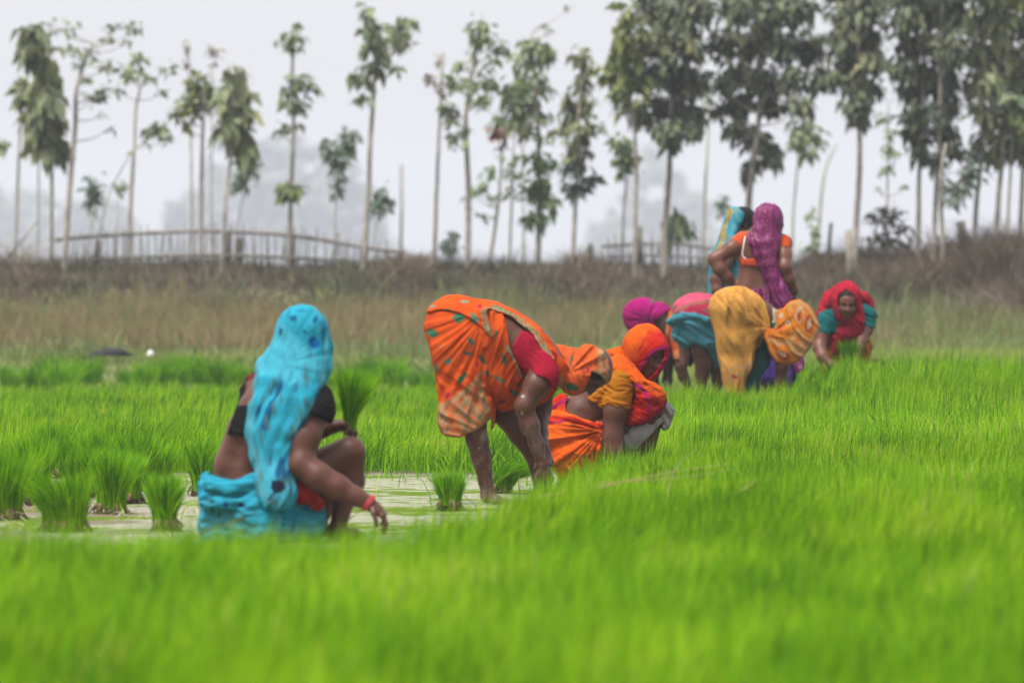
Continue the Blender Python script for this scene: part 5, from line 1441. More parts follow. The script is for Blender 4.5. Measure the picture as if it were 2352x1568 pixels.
    bf = [folds((.15, 0, 1), .026, .0024, .5, 51, 7), fan(pt(760, 700, -.15), ((1, 0, 0), (0, 0, 1)), 18, .0025, .2, 53)]
    def blc(p, x, y):
        c = full(p, (.52, .17, .005)) * (1 + .08 * wob(p, 9, 2)[:, None])
        return mix(c, (.34, .10, .003), (1 - smooth01(2, 6, np.abs(y - (862 + (x - 720) * .22)))) * .8 * (x > 700))
    F.mesh("blouse", disp(lambda p: smin(bt(p), slv(p), .01), *bf), (500, 560, 1060, 1010, -.36, .34), M_CLOTH, blc)
    # hood
    q = inf['q']
    outer = union([ell(pt(1105, 345, -.01), (.108, .118, .114)), ell(pt(1160, 440, -.03), (.088, .105, .125)), ch([(985, 470, .0, 150), (930, 560, .0, 150)], .03), ell(pt(1240, 380, -.06), (.05, .075, .07))], .035)
    inner = union([ell(pt(1150, 420, -.03), (.078, .094, .122)), ell(pt(1210, 480, -.14), (.07, .10, .10))], .02)
    op = F.poly([(1292, 370), (1240, 378), (1190, 402), (1140, 455), (1108, 510), (1078, 560), (1056, 600), (1080, 625), (1110, 640), (1150, 636), (1200, 590), (1250, 510), (1282, 440)])
    opn = inter(inter(inner, half(pt(1150, 400, .055), (0, 1, 0)), .01), op, .012)
    hole = inter(op, half(pt(1150, 400, .03), (0, 1, 0)), .01)
    hf = [fan(pt(960, 520, -.1), ((1, 0, 0), (0, 0, 1)), 22, .0042, .22, 57, 5)]
    hood = cut(cut(disp(outer, *hf), ell(pt(1150, 420, -.03), (.076, .092, .120)), .006), hole, .008)
    hp = F.poly([(840, 420), (862, 340), (895, 255), (955, 172), (1040, 116), (1130, 102), (1215, 128), (1285, 205), (1335, 315), (1355, 365), (1340, 440), (1290, 545), (1225, 645), (1180, 672), (1120, 660), (1040, 640), (960, 560), (880, 480)])
    hf = [fan(pt(960, 520, -.1), ((1, 0, 0), (0, 0, 1)), 22, .0042, .22, 57, 5)]
    def hcol(p, x, y):
        c = full(p, OR)
        w = smooth01(-40, 60, x - 1040 - (y - 300) * -.25 + 60 * wob(p, 12, 61)) * smooth01(120, 220, y + 30 * wob(p, 9, 62))
        c = mix(c, RD, w)
        c = mix(c, (.50, .06, .01), np.clip(wob(p, 30, 63) * 1.6 - .5, 0, 1) * .5)
        c = mix(c, (.8, .22, .05), np.clip(wob(p, 80, 64) * 3 - 2.1, 0, 1) * .8)
        e = lineband(x, y, [(1340, 345), (1240, 350), (1180, 385), (1120, 445), (1070, 540), (1040, 590)])
        c = mix(c, MG, (1 - smooth01(14, 26, e)) * .9)
        e = lineband(x, y, [(1350, 370), (1330, 440), (1280, 540), (1215, 640), (1170, 668)])
        return mix(c, MG, (1 - smooth01(16, 30, e)) * .9)
    F.mesh("veil", inter(hood, hp, .012), (800, 70, 1400, 720, -.24, .20), M_CLOTH, hcol, .004)
    # shawl from hood over shoulders and knees
    sh = union([ch([(880, 450, .0, 150), (800, 480, .02, 120), (720, 470, .06, 100)], .03), ch([(900, 520, -.10, 100), (1000, 610, -.12, 80), (1080, 690, -.13, 60)], .03),
                ch([(720, 560, -.06, 60), (830, 600, -.14, 44), (940, 650, -.16, 40), (1050, 720, -.17, 38), (1110, 830, -.18, 34), (1140, 960, -.18, 22)], .02),
                ch([(780, 520, -.10, 80), (900, 590, -.13, 66), (1020, 680, -.15, 56), (1060, 800, -.16, 46), (1110, 950, -.16, 36)], .02),
                ch([(1120, 720, -.12, 90), (1190, 800, -.12, 110), (1200, 920, -.10, 110), (1080, 1010, -.12, 90), (960, 1060, -.13, 70)], .04),
                ch([(1160, 760, -.02, 120), (1240, 860, .02, 110), (1180, 960, .05, 120)], .04), ch([(1020, 850, -.10, 110), (980, 980, -.12, 90)], .04)], .03)
    sp = F.poly([(690, 400), (780, 355), (862, 330), (960, 470), (1060, 590), (1118, 655), (1200, 685), (1265, 730), (1305, 790), (1322, 850), (1310, 900), (1260, 960), (1180, 1025), (1100, 1088), (1000, 1110), (885, 1125), (905, 1040), (960, 900), (1000, 800), (985, 700), (900, 660), (830, 625), (770, 600), (705, 560), (690, 480)])
    sf = [fan(pt(1010, 560, -.1), ((1, 0, 0), (0, 0, 1)), 24, .006, .25, 67, 5), folds((.5, 0, 1), .034, .004, .5, 69, 6)]
    def shc(p, x, y):
        c = full(p, OR)
        c = mix(c, RD, smooth01(-25, 40, (y - 560) - (x - 760) * .55 + 30 * wob(p, 9, 71)))
        c = mix(c, OR * .9, np.clip(wob(p, 14, 72) * 1.3 - .45, 0, 1) * .8)
        c = mix(c, (.25, .02, .02), np.clip(wob(p, 36, 73) * 1.8 - .6, 0, 1) * .6)
        e = lineband(x, y, [(770, 600), (850, 640), (960, 690), (1060, 730), (1110, 800), (1145, 960)])
        c = mix(c, MG, (1 - smooth01(11, 20, e)))
        e = lineband(x, y, [(1322, 850), (1300, 910), (1190, 1020), (1100, 1088), (1000, 1110)])
        c = mix(c, MG, (1 - smooth01(14, 24, e)) * .9)
        r = np.hypot(x - 1190, y - 860); return mix(c, (.20, .03, .03), (np.abs(r - 30) < 9) * .5)
    F.mesh("shawl", inter(disp(sh, *sf), sp, .012), (650, 300, 1370, 1170, -.36, .30), M_CLOTH, shc)
    # pale petticoat over the knees
    wh = union([ch([(1280, 960, .0, 120), (1200, 1080, -.02, 130), (1050, 1180, -.06, 130), (930, 1260, -.08, 110)], .04), ch([(1310, 930, .12, 110), (1340, 1100, .10, 50)], .03), ch([(1250, 980, .16, 120), (1050, 1250, .14, 130)], .04)], .04)
    wpol = F.poly([(1318, 850), (1345, 890), (1405, 955), (1385, 1030), (1345, 1150), (1280, 1155), (1270, 1110), (1310, 1040), (1200, 1150), (1100, 1260), (960, 1420), (900, 1380), (880, 1290), (850, 1190), (880, 1110), (1000, 1080), (1180, 1010)])
    F.mesh("petticoat", inter(disp(wh, folds((1, 0, .5), .055, .006, .5, 77, 5)), wpol, .01), (820, 820, 1440, 1460, -.3, .36), M_CLOTH, lambda p, x, y: full(p, (.46, .43, .42)) * (1 + .1 * wob(p, 9, 2)[:, None]))
woman_blue(); woman_orange(); woman_red()
# ---------------------------------------------------------------- the group further back
def woman_magenta():
    F = Fig(1415.0, 661.5, .15234, 40.2, 500, .10, "person bending in magenta hip wrap and orange blouse, half hidden behind the orange hood", .006)
    pt, ch = F.pt, F.ch
    torso = union([ch([(330, 390, -.06, 225), (600, 430, -.05, 180), (800, 620, -.05, 190), (920, 790, -.06, 150)], .05), ch([(340, 390, .10, 220), (620, 420, .08, 180), (850, 640, .06, 180)], .05)], .06)
    head, inf = head_sdf(pt(1060, 960, -.04), (.5, -.3, -.8), (.8, -.3, .3), .92)
    arm = ch([(930, 790, -.17, 110), (960, 1000, -.20, 95), (965, 1180, -.21, 82), (1000, 1320, -.20, 74), (1060, 1440, -.2, 52), (1090, 1560, -.2, 50)], .03)
    arm2 = ch([(860, 800, .16, 110), (800, 1100, .17, 90), (780, 1400, .12, 70), (790, 1560, .1, 50)], .03)
    legs = union([ch([(330, 500, -.09, 190), (430, 1050, -.09, 120), (420, 1500, -.08, 100), (440, 1850, -.08, 60)]), ch([(360, 500, .12, 190), (520, 1050, .14, 120), (560, 1500, .14, 100), (580, 1850, .14, 60)]),
                  ch([(440, 1850, -.08, 60), (620, 1890, -.1, 40)]), ch([(580, 1850, .14, 60), (740, 1890, .12, 40)])], .02)
    h1 = hand(pt(1085, 1540, -.2), (.2, 0, -1), (-.6, .4, 0), .5, -1)
    F.mesh("body", lambda p: smin(smin(smin(smin(smin(torso(p), head(p), .03), arm(p), .03), arm2(p), .03), legs(p), .03), h1(p), .01), (60, 100, 1300, 1960, -.4, .4), M_SKIN, skin_col(.62, .3, .2, 33))
    hair = ell(pt(1085, 950, -.04), (.085, .10, .095))
    F.mesh("hair", hair, (850, 700, 1330, 1200, -.2, .15), M_HAIR, (0, 0, 0))
    sk = union([off(torso, .014), ch([(320, 400, -.07, 240), (360, 800, -.08, 190), (400, 1250, -.08, 190)], .05), ch([(340, 400, .11, 235), (420, 800, .12, 190), (470, 1250, .13, 180)], .05)], .06)
    sp = F.poly([(92, 400), (118, 295), (200, 205), (330, 150), (500, 128), (545, 130), (610, 182), (720, 220), (860, 262), (850, 300), (700, 415), (560, 500), (640, 700), (680, 1300), (150, 1300), (165, 700), (190, 640), (120, 540)])
    F.mesh("wrap", inter(disp(sk, fan(pt(470, 480, -.15), ((1, 0, 0), (0, 0, 1)), 12, .008, .15, 81, 5, .13)), sp, .014), (50, 80, 920, 1360, -.34, .36), M_CLOTH,
           lambda p, x, y: spots(full(p, (.46, .010, .19)) * (1 + .15 * wob(p, 8, 3)[:, None]), x, y, [(545, 200, 40, 30, .3, (.2, .14, .15)), (480, 470, 30, 70, .3, (.25, .01, .16))]))
    slv = union([ch([(930, 790, -.17, 125), (962, 1000, -.20, 108), (965, 1070, -.205, 104)], .02), ch([(860, 800, .16, 122), (815, 1020, .17, 106)], .02)], .02)
    slv = inter(slv, half(pt(965, 1070, -.2), (.03, 0, -1)), .006)
    bl = lambda p: smin(inter(off(torso, .012), half(pt(770, 470, 0), (-.9, 0, .15)), .01)(p), slv(p), .02)
    def bc(p, x, y):
        c = full(p, (.62, .10, .03)) * (1 + .1 * wob(p, 8, 2)[:, None])
        c = mix(c, (.66, .26, .10), (smooth01(925, 940, y) * (y < 1085)) * (x > 860))
        return mix(c, (.66, .26, .10), 1 - smooth01(20, 50, lineband(x, y, [(840, 390), (760, 560), (740, 700)])))
    F.mesh("blouse", disp(bl, folds((.6, 0, .6), .05, .004, .5, 83, 5)), (680, 330, 1120, 1180, -.4, .34), M_CLOTH, bc)

def woman_pink():
    F = Fig(1415.0, 661.5, .15234, 39.0, 1300, .09, "person bending away in pink top and turquoise skirt hitched above bare muddy calves", .006)
    pt, ch = F.pt, F.ch
    torso = union([ch([(1110, 470, -.02, 230), (1330, 470, -.02, 230)], .05), ch([(1120, 380, .05, 230), (1160, 330, .25, 200), (1200, 420, .5, 180)], .05), ch([(1300, 360, .05, 220), (1340, 320, .25, 200), (1320, 420, .5, 180)], .05)], .08)
    head, inf = head_sdf(pt(1270, 640, .66), (.1, -.2, -1), (.05, 1, -.3), .92)
    legs = union([ch([(1150, 560, -.02, 200), (1240, 820, -.05, 140), (1265, 950, -.06, 118), (1310, 1120, -.04, 128), (1300, 1300, -.02, 108), (1290, 1500, .0, 66), (1290, 1800, .0, 56)]),
                  ch([(1400, 560, .0, 200), (1480, 900, .02, 140), (1520, 1150, .05, 122), (1540, 1350, .07, 100), (1540, 1600, .08, 62), (1540, 1800, .08, 56)]),
                  ch([(1290, 1810, .0, 56), (1330, 1850, .12, 40)]), ch([(1540, 1810, .08, 56), (1570, 1850, .2, 40)])], .02)
    arms = union([ch([(1060, 480, .48, 95), (1040, 800, .5, 80), (1060, 1150, .48, 60)]), ch([(1440, 480, .48, 95), (1460, 800, .5, 80), (1440, 1150, .48, 60)])], .02)
    F.mesh("body", lambda p: smin(smin(smin(torso(p), head(p), .03), legs(p), .03), arms(p), .03), (850, 80, 1680, 1900, -.3, .95), M_SKIN, skin_col(1.0, .75, .5, 43))
    sk = union([ch([(1080, 500, -.03, 262), (1360, 510, -.03, 262)], .05), ch([(1060, 640, -.05, 210), (1340, 650, -.06, 230)], .05), ch([(1100, 720, -.06, 190), (1360, 760, -.06, 200), (1480, 950, .0, 150), (1520, 1100, .05, 140)], .05), ch([(1120, 600, .15, 220), (1380, 620, .15, 220)], .05)], .06)
    sp = F.poly([(795, 495), (860, 470), (880, 420), (960, 388), (1080, 380), (1200, 388), (1330, 430), (1400, 490), (1450, 580), (1490, 700), (1520, 900), (1560, 1060), (1580, 1180), (1480, 1240), (1455, 1110), (1440, 1010), (1330, 900), (1210, 826), (1090, 838), (1095, 905), (1010, 902), (940, 860), (822, 775), (845, 690), (862, 570), (815, 555)])
    roll = ch([(815, 510, -.05, 42), (880, 455, -.16, 46), (1000, 420, -.21, 44), (1180, 425, -.22, 44), (1340, 480, -.20, 44), (1420, 560, -.16, 40)], .02)
    F.mesh("skirt", disp(lambda p: smin(inter(sk, sp, .014)(p), roll(p), .02), folds((.4, 0, 1), .085, .008, .5, 91, 5), folds((1, 0, .35), .08, .006, .5, 92, 5)), (740, 340, 1640, 1280, -.34, .36), M_CLOTH,
           lambda p, x, y: mix(full(p, (.075, .32, .42)) * (1 + .14 * wob(p, 7, 3)[:, None]), (.03, .16, .22), (1 - smooth01(8, 22, lineband(x, y, [(985, 480), (955, 620), (915, 760)]))) * .7))
    tp = union([off(torso, .014), ch([(960, 360, .0, 150), (1130, 280, .05, 190), (1330, 300, .08, 200), (1450, 400, .1, 150)], .05)], .05)
    tpl = F.poly([(845, 440), (842, 320), (870, 240), (960, 155), (1100, 88), (1240, 66), (1330, 80), (1470, 88), (1560, 200), (1560, 560), (1450, 560), (1380, 470), (1200, 392), (960, 390), (880, 420)])
    def tc(p, x, y):
        c = full(p, (.74, .10, .19)) * (1 + .12 * wob(p, 8, 3)[:, None])
        c = mix(c, (.48, .028, .075), smooth01(-15, 15, y - (400 - (np.clip(x, 850, 1150) - 850) * .55 - np.clip(x - 1150, 0, 500) * .1)))
        e = lineband(x, y, [(850, 400), (960, 310), (1090, 250), (1240, 215), (1440, 195)])
        c = mix(c, (.34, .16, .10), (1 - smooth01(14, 30, e + 14 * wob(p, 40, 5))) * .9)
        c = mix(c, (.10, .16, .10), np.clip(wob(p, 60, 6) * 2 - .6, 0, 1) * (1 - smooth01(20, 50, e)))
        return spots(c, x, y, [(1330, 335, 50, 10, .5, (.14, .16, .10)), (1350, 330, 10, 40, .5, (.14, .16, .1)), (880, 290, 20, 50, .6, (.16, .12, .08))], .3 * wob(p, 60, 8))
    F.mesh("top", inter(disp(tp, folds((.3, 0, 1), .09, .004, .5, 95)), tpl, .014), (800, 40, 1640, 620, -.34, .8), M_CLOTH, tc)
    hood = union([ell(pt(1270, 640, .66), (.10, .12, .11)), ch([(1270, 560, .55, 150), (1230, 450, .4, 170)], .03)], .03)
    F.mesh("veil", hood, (1000, 250, 1560, 950, .2, .95), M_CLOTH, (.48, .03, .08))

def woman_yellow():
    F = Fig(1617.1, 643.1, .16407, 37.0, 520, .07, "person bending in spotted yellow sari with the orange printed end hanging over the head", .0055)
    pt, ch = F.pt, F.ch
    torso = union([ch([(420, 420, -.08, 290), (640, 460, -.06, 240), (850, 560, -.05, 190), (1040, 700, -.04, 180)], .05), ch([(450, 400, .10, 290), (650, 460, .10, 240), (890, 570, .08, 190), (1060, 720, .06, 175)], .05)], .06)
    head, inf = head_sdf(pt(1230, 780, 0), (.2, -.2, -.95), (.9, 0, .3), .92)
    legs = union([ch([(400, 520, -.11, 230), (440, 1000, -.12, 150), (430, 1500, -.10, 110), (430, 1960, -.1, 62)]), ch([(470, 520, .12, 230), (640, 1000, .13, 150), (680, 1500, .14, 110), (690, 1960, .14, 62)]),
                  ch([(430, 1970, -.1, 60), (620, 2010, -.12, 40)]), ch([(690, 1970, .14, 60), (860, 2010, .12, 40)])], .02)
    arm = ch([(1080, 700, -.16, 110), (1090, 1000, -.17, 95), (1075, 1200, -.16, 82), (1050, 1420, -.13, 68), (1050, 1560, -.12, 50)], .03)
    arm2 = ch([(1100, 720, .16, 110), (1130, 1100, .17, 90), (1100, 1500, .08, 55)], .03)
    h1 = hand(pt(1050, 1550, -.12), (.1, 0, -1), (-.5, .5, 0), .5, -1)
    F.mesh("body", lambda p: smin(smin(smin(smin(smin(torso(p), head(p), .03), legs(p), .03), arm(p), .03), arm2(p), .03), h1(p), .01), (40, 60, 1480, 2080, -.42, .46), M_SKIN, skin_col(.9, .3, .2, 53))
    YE = np.array([.72, .29, .012], np.float32)
    sk = union([off(torso, .016), ch([(400, 430, -.10, 345), (420, 800, -.10, 300), (430, 1200, -.10, 235), (420, 1560, -.10, 190)], .05), ch([(430, 420, .12, 340), (520, 800, .13, 270), (540, 1200, .14, 200)], .05), ch([(640, 420, -.05, 260), (780, 520, -.04, 190), (780, 700, -.03, 170)], .05), ch([(700, 500, .1, 240), (760, 700, .1, 180)], .05)], .07)
    sp = F.poly([(58, 390), (86, 275), (175, 165), (300, 105), (450, 82), (580, 95), (680, 155), (780, 235), (845, 330), (895, 520), (918, 660), (870, 700), (850, 735), (805, 800), (790, 900), (742, 1010), (700, 1130), (650, 1240), (585, 1360), (545, 1600), (300, 1600), (248, 1400), (225, 1230), (182, 1080), (168, 950), (150, 780), (105, 600)])
    sf = [folds((1, 0, .12), .10, .0135, .5, 101, 4, None, .12), folds((1, 0, .3), .04, .003, .5, 102, 4), fan(pt(880, 660, -.2), ((1, 0, 0), (0, 0, 1)), 16, .010, .16, 103, 5, .13)]
    def sc(p, x, y):
        c = full(p, YE) * (1 + .12 * wob(p, 6, 3)[:, None])
        gx = np.round(x / 30 + .5 * (np.round(y / 34) % 2)); gx2 = (gx - .5 * (np.round(y / 34) % 2)) * 30; gy = np.round(y / 34) * 34
        d = np.hypot(x - gx2 - 5 * np.sin(gy * .7), y - gy - 5 * np.sin(gx * 1.3))
        c = mix(c, (.84, .60, .30), (1 - smooth01(5, 12, d)) * .9)
        e = lineband(x, y, [(310, 1280), (400, 1220), (560, 1200), (690, 1130)])
        c = mix(c, (.62, .40, .20), (1 - smooth01(10, 24, e)) * .8)
        e = lineband(x, y, [(330, 1400), (440, 1320), (560, 1300), (640, 1230)])
        c = mix(c, (.62, .40, .20), (1 - smooth01(30, 60, e + 20 * wob(p, 30, 4))) * .6)
        return spots(c, x, y, [(420, 1350, 48, 26, .1, (.5, .06, .05)), (620, 1200, 20, 12, .6, (.5, .08, .05)), (240, 1180, 14, 10, 0, (.8, .6, .35))], .5 * wob(p, 60, 6))
    F.mesh("sari", inter(disp(sk, *sf), sp, .016), (10, 40, 980, 1660, -.4, .44), M_CLOTH, sc)
    # teal petticoat
    pet = union([ch([(760, 900, .0, 160), (800, 1150, .02, 160), (700, 1420, .04, 160), (660, 1700, .08, 150)], .05), ch([(860, 950, .05, 110), (900, 1120, .05, 70)], .04)], .05)
    pp = F.poly([(795, 800), (850, 840), (880, 930), (905, 1010), (945, 1090), (905, 1200), (830, 1300), (760, 1420), (740, 1650), (480, 1650), (560, 1450), (640, 1280), (735, 1040)])
    F.mesh("petticoat", inter(disp(pet, folds((1, 0, .3), .06, .008, .5, 105, 5)), pp, .014), (440, 760, 1000, 1700, -.3, .4), M_CLOTH, (.02, .16, .165))
    # blouse edge
    bl = inter(off(torso, .010), F.poly([(945, 390), (1010, 420), (1120, 470), (1180, 800), (1000, 860), (925, 660), (930, 590), (950, 560)]), .01)
    slv = inter(union([ch([(1080, 700, -.16, 122), (1090, 960, -.17, 106)]), ch([(1100, 720, .16, 122), (1120, 960, .17, 106)])], .02), half(pt(1090, 960, -.17), (0, 0, -1)), .006)
    F.mesh("blouse", lambda p: smin(bl(p), slv(p), .02), (900, 360, 1260, 1020, -.36, .36), M_CLOTH,
           lambda p, x, y: mix(full(p, (.01, .17, .14)), (.60, .52, .33), (1 - smooth01(590, 600, y)) * 1.0))
    # printed end over head and shoulders
    pal = union([ell(pt(1270, 700, -.085), (.26, .155, .29)), ell(pt(1130, 930, -.10), (.20, .155, .19)), ell(pt(1340, 560, 0), (.10, .12, .13)), ell(pt(1400, 700, 0), (.10, .10, .12)),
                 ch([(900, 720, -.12, 60), (1000, 700, -.17, 80), (1060, 540, -.13, 90), (1130, 430, -.08, 60)], .03), ch([(900, 800, -.12, 70), (1020, 800, -.17, 90), (1180, 700, -.18, 80)], .03), ch([(1500, 760, .0, 70), (1590, 670, .0, 24)], .03)], .05)
    pol = F.poly([(855, 680), (900, 670), (965, 680), (1000, 600), (1010, 470), (1020, 420), (1060, 408), (1110, 395), (1160, 335), (1220, 288), (1325, 270), (1370, 300), (1430, 335), (1500, 400), (1550, 520), (1612, 662), (1565, 740), (1520, 850), (1480, 930), (1420, 1010), (1330, 1110), (1250, 1165), (1180, 1190), (1090, 1185), (975, 1135), (930, 1050), (895, 1000), (865, 900), (820, 800)])
    pf = [fan(pt(880, 760, -.1), ((1, 0, 0), (0, 0, 1)), 16, .011, .16, 111, 5, .15), folds((.7, 0, .7), .11, .005, .5, 112, 4)]
    def pc(p, x, y):
        c = full(p, (.72, .22, .015)) * (1 + .10 * wob(p, 6, 3)[:, None])
        tan = np.array([.58, .38, .19], np.float32)
        c = mix(c, (.66, .12, .03), np.clip(wob(p, 34, 12) * 2, 0, 1) * smooth01(1130, 1060, x) * (y < 720))
        e = lineband(x, y, [(1170, 420), (1210, 330), (1330, 310), (1450, 400), (1530, 560), (1580, 660), (1480, 850), (1330, 1060), (1220, 1000), (1190, 880)])
        c = mix(c, tan, (1 - smooth01(12, 24, e)) * .85)
        e = lineband(x, y, [(900, 830), (1000, 880), (1180, 860), (1300, 700), (1420, 860)])
        c = mix(c, tan, (1 - smooth01(14, 40, e + 18 * wob(p, 30, 14))) * .7)
        c = mix(c, tan, np.exp(-((x - 1330) / 90) ** 2 - ((y - 940) / 90) ** 2) * .9)
        RDD = (.48, .045, .025); CR = (.66, .48, .30)
        spots(c, x, y, [(1310, 480, 66, 118, .1, CR), (1312, 500, 44, 84, .1, (.72, .22, .02)), (1305, 520, 22, 60, .12, RDD),
                        (1445, 615, 58, 128, .12, RDD), (1450, 610, 30, 80, .12, CR), (1090, 1045, 96, 50, .35, RDD), (1075, 1040, 58, 28, .35, CR),
                        (1060, 500, 30, 40, 0, CR), (1150, 600, 34, 40, 0, CR), (1150, 610, 16, 20, 0, (.2, .06, .04)), (1020, 1000, 30, 14, .3, CR)], .22 * wob(p, 50, 15))
        w = np.clip(wob(p, 90, 16) * 3 - 1.3, 0, 1) * np.exp(-((x - 1310) / 90) ** 2 - ((y - 900) / 120) ** 2) * 1.6
        c = mix(c, RDD, w)
        w = np.clip(wob(p, 50, 18) * 3 - .8, 0, 1) * smooth01(1080, 1000, x) * (y > 640) * (y < 900)
        return mix(c, (.42, .08, .03), w * .8)
    F.mesh("pallu", inter(disp(pal, *pf), pol, .014), (780, 220, 1680, 1240, -.36, .32), M_CLOTH, pc)

def woman_purple():
    F = Fig(1607.9, 459.4, .16407, 38.6, 860, .10, "person standing with back turned in purple veil and orange blouse, hands on hips", .0055)
    pt, ch = F.pt, F.ch
    torso = union([ch([(640, 1330, .01, 190), (1060, 1340, .01, 190)], .05), ch([(690, 1120, .0, 160), (910, 1120, .0, 160)], .05), ch([(700, 900, .0, 150), (960, 900, .0, 150)], .05), ch([(690, 700, .0, 150), (1010, 720, .0, 150)], .05),
                   ch([(600, 560, .01, 105), (880, 520, .01, 150), (1170, 600, .01, 110)], .05), ch([(900, 560, .0, 130), (945, 420, .0, 105), (955, 300, .02, 100)], .04)], .07)
    groove = ch([(800, 1180, -.105, 26), (800, 950, -.10, 24), (860, 650, -.10, 18)])
    head, inf = head_sdf(pt(957, 290, .0), (.35, .93, -.05), (0, 0, 1), .93)
    la = ch([(590, 560, .0, 108), (440, 680, -.03, 104), (205, 830, -.04, 92), (270, 960, -.05, 92), (370, 1080, -.04, 74), (465, 1175, -.02, 54)], .03)
    ra = ch([(1175, 610, .0, 108), (1165, 780, -.05, 104), (1175, 940, -.09, 100), (1225, 1100, -.07, 98), (1290, 1250, -.02, 80), (1300, 1330, .03, 58)], .03)
    lh = hand(pt(465, 1175, -.02), (.9, .15, -.25), (.1, .9, 0), .5, 1); rh = hand(pt(1300, 1330, .03), (-.2, .5, -.7), (-.9, .2, .0), .5, 1)
    legs = union([ch([(730, 1420, .0, 190), (760, 2100, .0, 130), (770, 2900, .02, 70), (770, 2960, -.02, 50)]), ch([(990, 1420, .0, 190), (980, 2100, .0, 130), (970, 2900, .02, 70), (970, 2960, -.02, 50)])], .02)
    def body(p):
        d = smax(torso(p), -groove(p), .05)
        d = smin(d, head(p), .03)
        d = smin(smin(smin(d, la(p), .03), ra(p), .03), legs(p), .02)
        return smin(smin(d, lh(p), .01), rh(p), .01)
    F.mesh("body", body, (90, 60, 1420, 3060, -.3, .34), M_SKIN, skin_col(1.45, .1, .2, 63))
    bl = inter(off(torso, .008), F.poly([(440, 575), (540, 490), (640, 452), (665, 465), (600, 560), (560, 640), (548, 720), (582, 826), (860, 828), (1000, 828), (1090, 700), (1105, 500), (1190, 505), (1260, 590), (1270, 930), (860, 935), (575, 918), (560, 860), (520, 790), (500, 690)]), .008)
    slv = union([inter(ch([(600, 555, .0, 118), (480, 650, -.025, 114)]), half(pt(500, 640, -.02), pt(440, 690, -.03) - pt(560, 590, 0)), .006), inter(ch([(1172, 600, .0, 118), (1165, 700, -.03, 114)]), half(pt(1165, 660, -.03), (.15, 0, -1)), .006)], .01)
    F.mesh("blouse", disp(lambda p: smin(bl(p), slv(p), .012), folds((1, 0, .6), .04, .002, .5, 3)), (420, 430, 1310, 960, -.24, .24), M_CLOTH, (.78, .11, .03))
    g = Geo()
    g.tube(catmull([pt(625, 512, -.072), pt(600, 640, -.100), pt(585, 775, -.096), pt(632, 824, -.100)], 5), .0036, 6)
    g.obj("strap", mat_noise("white_strap", (.62, .6, .58), (.75, .73, .7), 30), F.root, True)
    PU = np.array([.20, .006, .11], np.float32)
    skull = union([ell(pt(955, 265, 0), (.097, .118, .102)), ell(pt(955, 350, .0), (.086, .10, .09)), ch([(940, 400, -.01, 150), (910, 480, -.02, 150)], .03)], .03)
    fall = union([ch([(760, 480, -.03, 70), (735, 600, -.09, 56), (790, 760, -.10, 56), (870, 900, -.105, 56), (950, 1080, -.11, 56), (1010, 1250, -.125, 56), (1090, 1440, -.14, 60), (1130, 1560, -.14, 60)]),
                  ch([(850, 440, -.08, 100), (830, 600, -.11, 80), (880, 760, -.12, 66), (940, 900, -.125, 60), (1000, 1080, -.13, 56), (1080, 1260, -.14, 58), (1140, 1440, -.15, 60), (1160, 1560, -.15, 56)]),
                  ch([(960, 430, -.07, 100), (940, 600, -.12, 80), (960, 760, -.13, 66), (990, 900, -.135, 56), (1040, 1080, -.14, 52), (1130, 1260, -.14, 54), (1200, 1420, -.14, 56), (1200, 1540, -.14, 50)]),
                  ch([(1070, 380, -.02, 70), (1040, 540, -.08, 72), (1010, 700, -.12, 60), (1010, 860, -.135, 46), (1060, 1020, -.13, 40), (1150, 1200, -.12, 44), (1240, 1390, -.11, 44)])], .022)
    hole = ell(pt(1010, 290, .14), (.08, .115, .10))
    ax = pt(1100, 1300, -.1) - pt(900, 500, -.1)
    def vc(p, x, y):
        c = full(p, PU) * (1 + .25 * wob(p, 9, 4)[:, None])
        c = mix(c, (.34, .05, .22), np.clip(wob(p * np.array([1, 1, .6]), 22, 5) * 1.6 - .55, 0, 1) * .6)
        gx = np.round(x / 62) * 62; gy = np.round(y / 70) * 70
        d = np.hypot(x - gx - 22 * np.sin(gy * .37), y - gy - 22 * np.sin(gx * .53))
        return mix(c, (.45, .24, .03), (1 - smooth01(7, 15, d)) * .75 * (np.sin(gx * 1.7 + gy) > -.4) * (x < 1000))
    F.mesh("veil", disp(cut(lambda p: smin(skull(p), fall(p), .04), hole, .01), lambda p: folds(np.cross(ax, (0, 1, 0)), .055, .0085, .35, 121, 4, None, .09)(p)), (660, 30, 1340, 1640, -.3, .2), M_SILK, vc)
    skt = union([ch([(640, 1350, .01, 205), (1060, 1360, .01, 205)], .05), ch([(740, 1300, .01, 190), (900, 1300, .01, 190)], .05), ch([(720, 1600, .0, 220), (960, 1600, .0, 230)], .05), ch([(730, 2200, .0, 230), (980, 2200, .0, 240)], .05), ch([(720, 2900, .0, 260), (1000, 2900, .0, 270)], .05)], .08)
    skt = inter(inter(skt, F.poly([(440, 1200), (520, 1160), (600, 1180), (720, 1205), (900, 1205), (1100, 1180), (1300, 1250), (1400, 3000), (400, 3000)]), .02), half(pt(860, 2960, 0), (0, 0, -1)), .01)
    F.mesh("sari", disp(skt, folds((1, .3, .1), .06, .007, .5, 131, 4)), (380, 1120, 1440, 3040, -.36, .36), M_SILK, vc)
    # loose lower end of the sari and violet lining that show below the printed cloth
    tail = inter(ch([(1290, 1900, -.18, 60), (1330, 2150, -.2, 90), (1390, 2380, -.2, 95)], .03), F.poly([(1270, 1800), (1380, 1800), (1440, 2200), (1480, 2320), (1360, 2420), (1300, 2300)]), .01)
